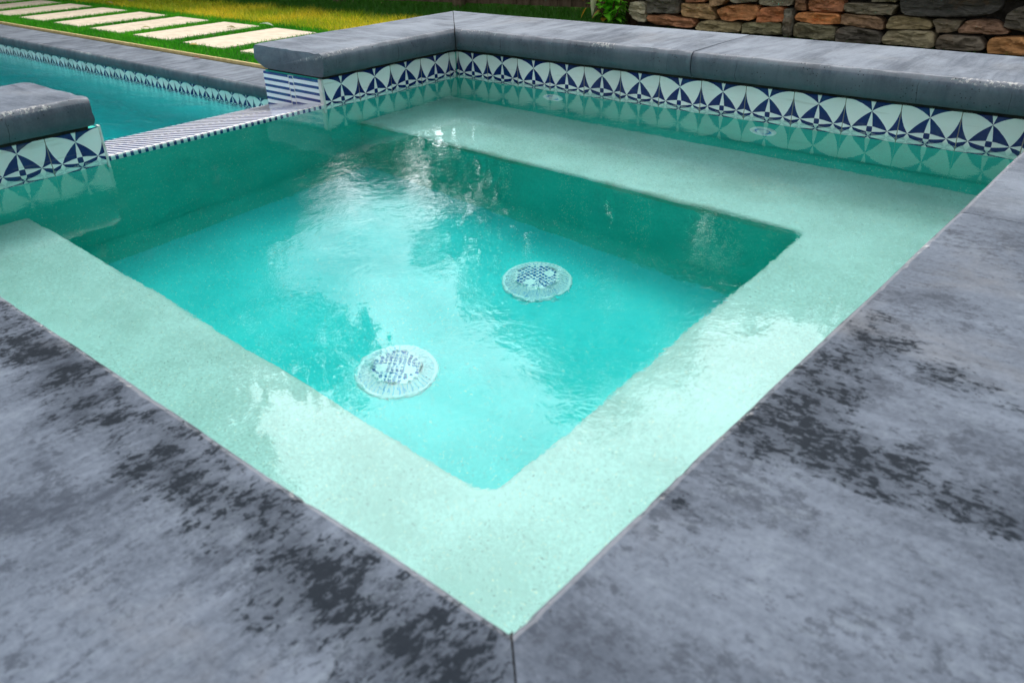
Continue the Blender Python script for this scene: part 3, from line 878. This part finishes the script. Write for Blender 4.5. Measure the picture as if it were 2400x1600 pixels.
# ------------------------------------------------------------------ stepping pavers
px = [-3.915 + 0.79, -3.915, -4.705, -5.495, -6.265, -7.06, -7.85, -8.64, -9.43]
plab = ["cream paver mostly hidden behind the spillway wing, nearest in the row",
        "cream paver with a pale green leaf at its far corner, beside the wing",
        "cream paver with one curled leaf near its far end, third from the wing coping",
        "plain cream paver between the pool coping joints, fourth from the wing coping",
        "plain cream paver beside the slab second from the left edge, fifth from the wing coping",
        "cream paver touching the photo's left edge, largest of those cut off there",
        "cream paver at the photo's top left, cut by the left edge, one before the farthest",
        "farthest cream paver showing as a thin strip in the top left corner",
        "pale paver at the far end of the row, just out of the top left corner"]
mb = MB(); mb.box(0, 0.565, 0, 0.862, -0.045, 0.014)
for i, (x, lb) in enumerate(zip(px, plab)):
    if i == 0:
        o = p0_ = bevel(mb.build("paving_slab", M_PAV), 0.004, 2)
    else:
        o = p0_.copy(); COL.objects.link(o)
    o.location = (x + random.uniform(-0.006, 0.006), 0.948 + random.uniform(-0.006, 0.006), GZ)
    o.rotation_euler = (0, 0, rad(random.uniform(-0.4, 0.4)))
    tag(o, lb, "paver", "cream stepping pavers set in the turf")

# ------------------------------------------------------------------ grass
def blades(name, n, xr, yr, h, wd, cols, reject, z0, lean=0.35, kind="stuff", label=None, fence_shade=None):
    x = RNG.uniform(xr[0], xr[1], n); y = RNG.uniform(yr[0], yr[1], n)
    keep = ~reject(x, y)
    x, y = x[keep], y[keep]; n = len(x)
    a = RNG.uniform(0, 2 * np.pi, n); hh = h * RNG.uniform(0.55, 1.25, n); la = RNG.uniform(0, 2 * np.pi, n); ll = hh * lean * RNG.uniform(0.2, 1.6, n)
    ca, sa = np.cos(a) * wd / 2, np.sin(a) * wd / 2
    V = np.zeros((n, 5, 3))
    mx_, my_ = x + np.cos(la) * ll * 0.35, y + np.sin(la) * ll * 0.35
    V[:, 0] = np.stack([x - ca, y - sa, np.full(n, z0)], 1); V[:, 1] = np.stack([x + ca, y + sa, np.full(n, z0)], 1)
    V[:, 2] = np.stack([mx_ + ca * 0.8, my_ + sa * 0.8, z0 + hh * 0.6], 1); V[:, 3] = np.stack([mx_ - ca * 0.8, my_ - sa * 0.8, z0 + hh * 0.6], 1)
    V[:, 4] = np.stack([x + np.cos(la) * ll, y + np.sin(la) * ll, z0 + hh], 1)
    cols = np.array(cols)
    patch = np.array([mnoise.noise(Vector((float(q) * 2.2, float(r) * 2.2, 0.7))) for q, r in zip(x, y)])
    t = np.clip(0.5 + patch * 0.9 + RNG.normal(0, 0.28, n), 0, 1)[:, None]
    c = cols[0] * (1 - t) + cols[1] * t
    if fence_shade: 
        k = np.clip((y - 2.55 - 0.1 * (x + 7) * 0.2 - 0.06 * np.sin(x * 9)) / 0.22, 0, 1)[:, None]; c = c * (1 - k) + np.array(fence_shade) * k  # far blades go greener and carry the fence's shade in their colour
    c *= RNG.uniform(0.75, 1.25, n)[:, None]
    C4 = np.ones((n, 5, 4)); C4[:, :, :3] = c[:, None, :]
    me = bpy.data.meshes.new(name)
    me.vertices.add(n * 5); me.vertices.foreach_set("co", V.astype(np.float32).ravel())
    b = (np.arange(n) * 5)[:, None]
    loops = np.concatenate([b + np.array([[0, 1, 2, 3]]), b + np.array([[3, 2, 4]])], 1).ravel()
    me.loops.add(len(loops)); me.loops.foreach_set("vertex_index", loops.astype(np.int32))
    me.polygons.add(2 * n)
    st = (np.arange(n) * 7)[:, None] + np.array([[0, 4]])
    me.polygons.foreach_set("loop_start", st.ravel().astype(np.int32))
    me.polygons.foreach_set("loop_total", np.tile([4, 3], n).astype(np.int32))
    me.update(calc_edges=True)
    at = me.attributes.new("leafcol", 'FLOAT_COLOR', 'POINT'); at.data.foreach_set("color", C4.astype(np.float32).ravel())
    me.materials.append(M_GRASS)
    o = link(bpy.data.objects.new(name, me))
    return tag(o, label, "grass", kind=kind)
def on_paver(x, y, m=0.004):
    r = np.zeros(len(x), bool)
    for q in px: r |= (x > q - m) & (x < q + 0.565 + m) & (y > 0.948 - m) & (y < 1.81 + m)
    return r
blades("turf", 60000, (-9.6, -1.8), (0.735, 1.97), 0.034, 0.0045, [(0.03, 0.30, 0.008), (0.11, 0.52, 0.016)], on_paver, GZ - 0.004, 0.45,
       label="bright green short artificial turf filling the gaps round the cream pavers")
def lawn_rej(x, y): return (y < 1.95 + 0.03 * np.sin(x * 5)) | (y > 2.62 + 0.03 * np.sin(x * 7))
blades("lawn", 130000, (-10.0, 5.2), (1.9, 4.1), 0.060, 0.0045, [(0.34, 0.50, 0.012), (0.95, 0.76, 0.04)], lambda x, y: (y < 1.95 + 0.02 * np.sin(x * 5)) | ((x > -1.5) & (y > 3.15)) | ((x > 2.4) & (y < 2.95)), GZ - 0.012, 0.7, fence_shade=(0.035, 0.16, 0.006),
       label="yellowing lawn grass behind the turf, far blades coloured darker as fence shade")

# ------------------------------------------------------------------ wooden fence along the back
FA = math.atan2(0.19, 1.0)
fence = tag(empty("wooden_fence", (-2.05, 3.92, GZ), FA), "dark brown wooden board fence along the back of the lawn", "fence")
def fpart(name, mbx, mat, bev=0.003):
    o = mbx.build(name, mat, fence); bevel(o, bev, 1); return o
mb = MB()
x = -14.0
while x < 6:
    wdt = 0.138
    mb.box(x, x + wdt, 0.06 + random.uniform(-0.003, 0.003), 0.08, 0.03 + random.uniform(0, 0.012), 1.82 + random.uniform(-0.01, 0.01))
    x += wdt + random.uniform(0.004, 0.008)
fpart("board_panel", mb, M_WOOD, 0.002)
for k in range(-8, 4):
    mb = MB(); xx = k * 1.50
    mb.box(xx - 0.05, xx + 0.05, -0.05, 0.05, -0.3, 1.88)
    fpart("post", mb, M_WOOD)
for z in (0.12, 0.86, 1.58):
    mb = MB(); mb.box(-14, 6, 0.012, 0.055, z, z + 0.09); fpart("rail", mb, M_RAIL)
mb = MB(); mb.tube([(-7.33, 2.27, GZ - 0.1), (-7.33, 2.27, GZ + 0.5), (-7.325, 2.272, GZ + 1.1)], [0.033, 0.032, 0.030], 10)
tag(mb.build("wooden_stake", M_GREYW, smooth=True, sharp=50), "thin grey wooden stake standing in the yellow lawn near the top edge", "stake")

# ------------------------------------------------------------------ stone wall
YW = 3.40
CP = Vector((2.416, -2.438, 0.630)); FPX = 1917.46
def on_wall(u, v, yw=YW):
    d = Vector(RX) * ((u - 1200) / FPX) + Vector(DN) * ((v - 800) / FPX) + Vector(FW)
    t = (yw - CP.y) / d.y
    return CP.x + t * d.x, CP.z + t * d.z
def srgb(c): return tuple(((x / 255) / 12.92 if x / 255 <= 0.04045 else ((x / 255 + 0.055) / 1.055) ** 2.4) for x in c)
cA = lambda L: [(1380 + a / 7.84, b / 7.84) for a, b in L]
cB = lambda L: [(1250 + a / 3.136, b / 3.136) for a, b in L]
cC = lambda L: [(1900 + a / 4.704, b / 4.704) for a, b in L]
STONES = [
 (cA([(760, 180), (800, 40), (1000, 30), (1075, 80), (1065, 410), (900, 390), (760, 270)]), (150, 142, 126)),
 (cA([(1090, -60), (1200, -70), (1500, -60), (1690, -20), (1692, 245), (1090, 230)]), (84, 80, 78)),
 (cA([(1090, 270), (1280, 285), (1430, 262), (1600, 290), (1740, 345), (1900, 340), (1960, 440), (1930, 515), (1700, 495), (1180, 455), (1110, 380)]), (172, 112, 78)),
 (cA([(1715, 55), (2240, 80), (2300, 200), (2340, 300), (2340, 370), (1720, 305)]), (160, 124, 86)),
 (cB([(1088, -40), (1285, -40), (1275, 16), (1130, 16)]), (150, 92, 62)),
 (cB([(1310, -10), (1340, -40), (1450, -30), (1400, 35), (1330, 50), (1305, 20)]), (146, 112, 82)),
 (cB([(1350, 75), (1420, 45), (1550, 32), (1660, 45), (1665, 110), (1600, 155), (1520, 140), (1480, 155), (1385, 145)]), (184, 116, 66)),
 (cB([(1650, 110), (1690, 55), (1820, 50), (1855, 75), (1845, 160), (1650, 165)]), (172, 100, 56)),
 (cB([(1195, 205), (1230, 160), (1300, 150), (1510, 170), (1535, 190), (1525, 240), (1200, 222)]), (146, 130, 98)),
 (cB([(1537, 180), (1560, 165), (1830, 165), (1838, 258), (1537, 243)]), (124, 118, 92)),
 (cB([(1460, -40), (1670, -40), (1650, 12), (1525, 22), (1470, 10)]), (120, 112, 100)),
 (cB([(1655, 15), (1690, -20), (1925, -25), (1905, 40), (1760, 46), (1670, 35)]), (132, 124, 112)),
 (cB([(1860, 65), (1918, 62), (1913, 150), (1898, 268), (1848, 262)]), (104, 100, 95)),
 (cB([(1935, 15), (1950, -60), (2010, -60), (2010, 78), (1935, 76)]), (128, 88, 66)),
 (cB([(2022, 50), (2040, -40), (2280, -40), (2285, 88), (2150, 92), (2022, 75)]), (160, 98, 66)),
 (cB([(1925, 130), (1940, 95), (2050, 90), (2265, 105), (2262, 180), (2090, 178), (1930, 150)]), (206, 126, 62)),
 (cB([(1915, 200), (1940, 165), (2190, 188), (2225, 207), (2222, 296), (1912, 270)]), (112, 106, 86)),
 (cC([(285, 450), (300, 330), (340, 300), (480, 290), (780, 350), (795, 460), (780, 485)]), (84, 78, 75)),
 (cC([(345, 160), (370, 150), (600, 165), (740, 185), (790, 220), (825, 320), (790, 328), (560, 298), (345, 265)]), (136, 104, 82)),
 (cC([(378, 60), (400, 30), (700, 42), (985, 60), (920, 120), (915, 163), (700, 163), (400, 130)]), (106, 98, 87)),
 (cC([(655, -90), (975, -90), (965, 20), (680, 24)]), (116, 110, 96)),
 (cC([(835, 280), (890, 180), (1000, 175), (1200, 195), (1340, 235), (1350, 290), (1330, 320), (840, 320)]), (132, 116, 88)),
 (cC([(790, 485), (805, 390), (850, 340), (1100, 330), (1350, 345), (1372, 380), (1362, 530)]), (142, 130, 108)),
 (cC([(1000, -80), (2130, -80), (2110, 100), (1980, 163), (1600, 183), (1150, 173), (1010, 152)]), (62, 61, 63)),
 (cC([(1350, 225), (1400, 205), (1680, 225), (1620, 340), (1530, 362), (1400, 357), (1372, 290)]), (120, 108, 97)),
 (cC([(1618, 345), (1720, 230), (1850, 215), (2050, 235), (2110, 290), (2200, 350), (2170, 378), (1900, 373), (1620, 360)]), (130, 96, 80)),
 (cC([(1375, 520), (1420, 400), (1460, 380), (1700, 395), (1870, 400), (1910, 460), (1940, 530), (1880, 562), (1390, 535)]), (110, 99, 92)),
 (cC([(1960, 555), (1970, 440), (2020, 410), (2380, 405), (2400, 480), (2390, 600), (1960, 585)]), (172, 116, 62)),
 (cC([(2130, 290), (2160, 160), (2250, 100), (2400, 60), (2430, 200), (2420, 370), (2250, 325)]), (80, 74, 70)),
]
wall = tag(empty("stone_wall", (1.5, YW + 0.1, GZ)), "dry-stacked wall of orange, tan and dark grey ledge stones behind the far coping", "stone wall")
mb = MB()
def stone(poly, col, depth):
    """poly: outline in (x, z) on the wall face"""
    n = 36
    P = [Vector((a, b)) for a, b in poly]
    seg = [(P[(i + 1) % len(P)] - P[i]).length for i in range(len(P))]
    tot = sum(seg); R = []
    for k in range(n):
        d = tot * k / n; i = 0
        while d > seg[i]: d -= seg[i]; i = (i + 1) % len(P)
        R.append(P[i].lerp(P[(i + 1) % len(P)], d / seg[i]))
    for _ in range(1):
        R = [R[i] * 0.8 + (R[i - 1] + R[(i + 1) % n]) * 0.1 for i in range(n)]
    c = sum(R, Vector((0, 0))) / n
    sd_ = random.uniform(0, 90)
    rings = [(1.0, 0.10), (1.005, 0.014), (1.0, -0.006), (0.982, -0.011), (0.88, -0.013), (0.70, -0.013), (0.5, -0.013), (0.3, -0.013), (0.12, -0.013)]
    V = []; F = []
    for s, dy in rings:
        for q in R:
            v = c + (q - c) * s
            ew = mnoise.noise(Vector((q.x * 26, q.y * 26, sd_))) * 0.005
            vx, vz = v.x + ew, v.y + ew * 0.7
            rough = 0.022 * mnoise.noise(Vector((v.x * 9, v.y * 30, sd_))) + 0.014 * mnoise.noise(Vector((v.x * 34, v.y * 60, sd_ + 3))) + 0.016 * round(1.6 * mnoise.noise(Vector((v.x * 5, v.y * 18, sd_ + 7)))) * 0.6
            V.append((vx, YW + dy - depth + (rough if dy < 0.05 else 0), vz))
    m = len(rings)
    for i in range(m - 1):
        for k in range(n): F.append((i * n + k, (i + 1) * n + k, (i + 1) * n + (k + 1) % n, i * n + (k + 1) % n))
    F.append(tuple((m - 1) * n + k for k in range(n))[::-1])
    mb.add(V, F, tuple(k_ * (0.78 * (c * 1.4) + 0.22 * 1.4 * sum(col) / 3) for c, k_ in zip(col, (1.02, 1.0, 0.84))) + (1,))
for L_, c in STONES:
    stone([on_wall(u, v) for u, v in L_], srgb(c), random.uniform(0.0, 0.035))
# the courses above and beyond the frame
pal = [(150, 142, 126), (84, 80, 78), (172, 112, 78), (160, 124, 86), (124, 118, 92), (104, 100, 95), (184, 116, 66), (112, 106, 86)]
xl, _ = on_wall(1480, 20)
ztop_l = on_wall(1500, -8)[1]; ztop_r = on_wall(2380, -22)[1]
z = 0
rows = [0.10, 0.085, 0.12, 0.09, 0.11, 0.095, 0.12, 0.10, 0.09, 0.11, 0.1, 0.12, 0.1, 0.1]
zz = 0.0
for rh in rows:
    x = xl + 0.01
    while x < 5.4:
        wd_ = random.uniform(0.22, 0.48)
        zb_ = ztop_l + (ztop_r - ztop_l) * (x - xl) / 3.0 + zz
        zb_ = min(zb_, ztop_r + zz + 0.02)
        if x < 1.75 + 0.2 or zz > 0.0:
            j = lambda: random.uniform(-0.012, 0.012)
            stone([(x + 0.008 + j(), zb_ + j()), (x + wd_ - 0.008 + j(), zb_ + j()), (x + wd_ - 0.008 + j(), zb_ + rh - 0.012 + j()), (x + 0.008 + j(), zb_ + rh - 0.012 + j())], srgb(random.choice(pal)), random.uniform(0, 0.035))
        x += wd_
    zz += rh
zz = GZ + 0.005
while zz < 0.24:
    x = on_wall(2412, 60)[0]; rh = random.uniform(0.09, 0.12)
    while x < 5.4:
        wd_ = random.uniform(0.22, 0.48)
        stone([(x + 0.01, zz), (x + wd_ - 0.008, zz), (x + wd_ - 0.008, zz + rh - 0.012), (x + 0.01, zz + rh - 0.012)], srgb(random.choice(pal)), random.uniform(0, 0.035))
        x += wd_
    zz += rh
o = mb.build("stone_facing", M_STONE, None, smooth=True, attr="leafcol", sharp=28); child(o, wall)
mb = MB(); mb.box(xl + 0.02, 5.4, YW + 0.075, YW + 0.55, GZ - 0.1, 1.55)
child(mb.build("core", M_MORT), wall)
mb = MB(); mb.box(xl - 0.05, 5.5, YW - 0.10, YW + 0.62, 1.55, 1.62)
child(bevel(mb.build("cap", M_STUC), 0.01, 2), wall)

# ------------------------------------------------------------------ leafy plant beside the wall
def leaf_mesh(mbx, base, tipdir, length, width, col, droop=0.25, m=0):
    base = Vector(base); d = Vector(tipdir).normalized()
    side = d.cross(Vector((0, 0, 1)))
    if side.length < 0.1: side = Vector((1, 0, 0))
    side.normalize(); up = side.cross(d)
    V = []; F = []
    prof = [(0, 0.06), (0.18, 0.62), (0.40, 1.0), (0.65, 0.80), (0.85, 0.42), (1.0, 0.03)]
    for t, w_ in prof:
        c = base + d * (length * t) + Vector((0, 0, -droop * length * t * t))
        fold = up * (0.18 * width * w_)
        V += [c - side * (width / 2 * w_) + fold, c, c + side * (width / 2 * w_) + fold]
    for i in range(len(prof) - 1):
        F += [(3 * i, 3 * i + 1, 3 * i + 4, 3 * i + 3), (3 * i + 1, 3 * i + 2, 3 * i + 5, 3 * i + 4)]
    mbx.add(V, F, (*col, 1), m)
pc = Vector((-1.62, 3.42, GZ))
plant = tag(empty("leafy_shrub", pc), "leafy green shrub with yellow buds at the left end of the stone wall", "shrub")
ms, ml = MB(), MB()
for k in range(13):
    a = random.uniform(0, 2 * math.pi); rr_ = random.uniform(0.03, 0.24)
    tip = Vector((math.cos(a) * rr_ * 0.75, math.sin(a) * rr_, random.uniform(0.06, 0.55)))
    b_ = Vector((math.cos(a) * 0.03, math.sin(a) * 0.03, 0))
    mid = b_.lerp(tip, 0.5) + Vector((random.uniform(-.03, .03), random.uniform(-.03, .03), 0))
    ms.tube([b_, mid, tip], [0.007, 0.005, 0.003], 6)
    for j in range(15):
        f = random.uniform(0.12, 1.0)
        q = b_.lerp(mid, f * 2) if f < 0.5 else mid.lerp(tip, f * 2 - 1)
        t = random.uniform(0, 2 * math.pi)
        g_ = random.uniform(0.6, 1.35)
        leaf_mesh(ml, q, (math.cos(t), math.sin(t), random.uniform(-0.25, 0.45)), random.uniform(0.07, 0.13), random.uniform(0.04, 0.065),
                  (0.26 * g_, 0.80 * g_, 0.05 * g_) if random.random() < 0.93 else (0.5, 0.24, 0.03), random.uniform(0.1, 0.5))
    if k % 2 == 0:
        bv = [(0.0005, 0), (0.012, 0.012), (0.015, 0.028), (0.008, 0.045), (0.0005, 0.05)]
        mbud = MB(); mbud.lathe(bv, 10, a=(0.75, 0.66, 0.06, 1))
        mbud.V = [tuple(Vector(v) + tip + Vector((0, -0.01, -0.01))) for v in mbud.V]
        mbud.build("bud", M_LEAF, plant, smooth=True, attr="leafcol")
# brown stem against the wall and yellowed leaf
ms.tube([(0.18, 0.10, -0.02), (0.175, 0.09, 0.35), (0.19, 0.10, 0.9)], [0.035, 0.032, 0.026], 10)
ms.tube([(0.10, 0.12, -0.02), (0.11, 0.11, 0.4), (0.09, 0.12, 0.9)], [0.022, 0.02, 0.016], 10)
ms.build("stem", M_BARK, plant, smooth=True)
ml.build("foliage", M_LEAF, plant, smooth=True, attr="leafcol")
mp_ = MB()
leaf_mesh(mp_, (0.06, -0.12, 0.52), (-0.30, -0.05, -1.0), 0.45, 0.20, (0.72, 0.74, 0.50), 0.05)
leaf_mesh(mp_, (-0.17, -0.08, 0.12), (-0.3, -0.2, -0.6), 0.09, 0.06, (0.6, 0.33, 0.03), 0.05)
o = mp_.build("pale_leaf", M_LEAF, plant, smooth=True, attr="leafcol")
o["label"] = "large pale cream leaf hanging at the left of the shrub"

# ------------------------------------------------------------------ fallen leaves
def fallen(x, y, z, rot, ln_, wd_, col, label, curl=0.2):
    mbx = MB(); leaf_mesh(mbx, (-ln_ / 2, 0, 0.006), (1, 0, 0.12), ln_, wd_, col, curl)
    o = mbx.build("fallen_leaf", M_LEAF, smooth=True, attr="leafcol")
    o.location = (x, y, z); o.rotation_euler = (0, 0, rot)
    return tag(o, label, "leaf", "fallen leaves")
fallen(-4.265, 1.60, GZ + 0.016, 0.4, 0.09, 0.045, (0.20, 0.19, 0.03), "curled olive leaf lying on a cream paver")
fallen(-4.03, 1.80, GZ + 0.030, 0.25, 0.15, 0.05, (0.42, 0.52, 0.36), "pale green leaf on the turf at a paver's far corner")
fallen(-3.54, 0.83, GZ + 0.034, 0.8, 0.07, 0.045, (0.55, 0.40, 0.12), "yellowish leaf on the turf beside the pool coping")
fallen(-3.208, 0.645, -0.402 + CT + 0.004, 0.3, 0.07, 0.035, (0.16, 0.05, 0.02), "small reddish brown leaf on the pool coping joint")
fallen(-4.85, 1.15, GZ + 0.034, 1.1, 0.07, 0.04, (0.45, 0.40, 0.14), "dry straw-coloured leaf in the turf between two pavers")
fallen(-7.25, 1.98, GZ + 0.030, 0.1, 0.12, 0.05, (0.48, 0.42, 0.16), "dry pale leaf at the edge of the yellow lawn, top left")

# ------------------------------------------------------------------ trees beyond the fence (seen mirrored in the water)
def make_tree(name, H, crown_r, crown_z0, nleaf, seed, col0, col1, leaf=0.22, thin=0.0):
    rnd_ = random.Random(seed)
    t = empty(name)
    mt = MB()
    def wig(s): return rnd_.uniform(-s, s)
    trunk = [(0, 0, -0.2), (wig(.1), wig(.1), H * 0.25), (wig(.2), wig(.2), H * 0.5), (wig(.3), wig(.3), H * 0.78), (wig(.3), wig(.3), H * 0.95)]
    mt.tube(trunk, [0.24, 0.19, 0.15, 0.09, 0.03], 9)
    cl = []
    nl = 22
    for k in range(nl):
        f = crown_z0 / H + (1 - crown_z0 / H) * (k + 0.5) / nl
        z = H * f
        a = k * 2.4 + wig(.5)
        prof = math.sin(math.pi * min(1, (0.18 + 0.82 * (f - crown_z0 / H) / (1 - crown_z0 / H)))) ** 0.7
        r = crown_r * prof * rnd_.uniform(0.55, 1.05)
        e = Vector((math.cos(a) * r, math.sin(a) * r, z + r * 0.25))
        s = Vector((0, 0, z - r * 0.35))
        mt.tube([s, s.lerp(e, 0.5) + Vector((0, 0, 0.1)), e], [0.06, 0.04, 0.012], 5)
        for q in (0.45, 0.75, 1.0):
            cl.append((s.lerp(e, q) + Vector((wig(.3), wig(.3), wig(.3))), rnd_.uniform(0.5, 1.0) * crown_r * 0.36))
    mt.build("trunk", M_BARK, t, smooth=True)
    rg = np.random.default_rng(seed)
    idx = rg.integers(0, len(cl), nleaf)
    C = np.array([c[0] for c in cl])[idx]; Rr = np.array([c[1] for c in cl])[idx]
    dv = rg.normal(0, 1, (nleaf, 3)); dv /= np.linalg.norm(dv, axis=1)[:, None]
    P = C + dv * (Rr * rg.uniform(0.25, 1.0, nleaf) ** 0.5)[:, None] * np.array([1, 1, 0.75])
    u = rg.normal(0, 1, (nleaf, 3)); u /= np.linalg.norm(u, axis=1)[:, None]
    v = np.cross(u, rg.normal(0, 1, (nleaf, 3))); v /= np.linalg.norm(v, axis=1)[:, None]
    s = (leaf * rg.uniform(0.6, 1.3, nleaf))[:, None]
    V = np.stack([P - u * s * 0.5, P + v * s * 0.28, P + u * s * 0.5, P - v * s * 0.28], 1)
    k = rg.uniform(0, 1, len(cl))[idx]
    tt = np.clip(k * 0.7 + rg.uniform(0, 0.3, nleaf), 0, 1)[:, None]
    c = np.array(col0) * (1 - tt) + np.array(col1) * tt
    C4 = np.ones((nleaf, 4, 4)); C4[:, :, :3] = c[:, None, :]
    me = bpy.data.meshes.new("crown")
    me.vertices.add(nleaf * 4); me.vertices.foreach_set("co", V.astype(np.float32).ravel())
    me.loops.add(nleaf * 4); me.loops.foreach_set("vertex_index", np.arange(nleaf * 4, dtype=np.int32))
    me.polygons.add(nleaf)
    me.polygons.foreach_set("loop_start", (np.arange(nleaf) * 4).astype(np.int32)); me.polygons.foreach_set("loop_total", np.full(nleaf, 4, np.int32))
    me.update(calc_edges=True)
    at = me.attributes.new("leafcol", 'FLOAT_COLOR', 'POINT'); at.data.foreach_set("color", C4.astype(np.float32).ravel())
    me.materials.append(M_LEAF)
    link(bpy.data.objects.new("crown", me), t)
    return t
def place_polar(t, az, dist, scale=1.0, rz=0.0):
    t.location = (1.2 + math.sin(rad(az)) * dist, -1.2 + math.cos(rad(az)) * dist, GZ)
    t.scale = (scale,) * 3
    t.rotation_euler = (0, 0, rz)
def copy_tree(t):
    c = t.copy(); COL.objects.link(c)
    for ch in t.children:
        d = ch.copy(); COL.objects.link(d); d.parent = c
    return c
DG0, DG1 = (0.018, 0.045, 0.010), (0.05, 0.10, 0.022)
t1 = make_tree("leafy_tree", 12.0, 4.2, 0.8, 26000, 11, DG0, DG1, leaf=0.32)
t2 = make_tree("leafy_tree", 10.0, 3.2, 1.2, 13000, 23, (0.03, 0.06, 0.012), (0.07, 0.13, 0.03), leaf=0.24)
spots = [(t1, 0, -75, 15.5, 1.12, 0.0, "tall dense tree just left of the bright sky gap, mirrored in the spa"),
         (t1, 1, -84, 15, 1.10, 1.2, "tall dense tree beyond the left end of the pool"),
         (t1, 1, -76, 21, 1.15, 3.0, "tall dense tree behind the one left of the bright sky gap"),
         (t2, 1, -27, 15.0, 0.84, 5.0, "thin airy tree standing between the gap and the stone wall"),
         (t1, 1, -61, 16.5, 0.52, 4.4, "low rounded tree just left of the foot of the sky gap"),
         (t1, 1, -36, 16.5, 0.50, 1.1, "low rounded tree just right of the foot of the sky gap"),
         (t1, 1, -65, 18.5, 0.70, 5.6, "rounded tree in front of the tall left trees"),
         (t1, 1, -27, 17.5, 0.55, 2.9, "low rounded tree behind the left end of the stone wall"),
         (t2, 1, -51.5, 21, 0.66, 0.9, "small airy tree inside the sky gap"),
         (t1, 1, -56.5, 19, 0.47, 3.3, "small round tree at the left foot of the sky gap"),
         (t2, 1, -39.5, 17, 0.62, 4.6, "small airy tree at the right foot of the sky gap"),
         (t2, 1, -40.5, 15.5, 0.86, 1.9, "airy tree overlapping the taller thin tree right of the sky gap"),
         (t1, 1, -104, 17, 1.15, 2.0, "dense tree far to the left beyond the pool"),
         (t2, 0, -34, 14.0, 0.93, 0.3, "thin airy tree behind the fence, mirrored right of the bright sky gap"),
         (t1, 1, -19, 14.5, 0.60, 2.5, "round tree rising behind the left part of the stone wall"),
         (t1, 1, -2, 13.0, 0.72, 4.0, "dense tree rising behind the middle of the stone wall"),
         (t1, 1, 17, 13.0, 0.8, 5.0, "dense tree rising behind the right end of the stone wall"),
         (t1, 1, 38, 13.0, 0.95, 0.7, "dense tree far to the right of the stone wall"),
         (t2, 1, -49, 20, 0.50, 2.2, "small low tree at the foot of the bright sky gap")]
for t, cp, az, ds, s_, rz, lb in spots:
    o = copy_tree(t) if cp else t
    place_polar(o, az, ds, s_, rz)
    tag(o, lb, "tree", "trees beyond the fence")
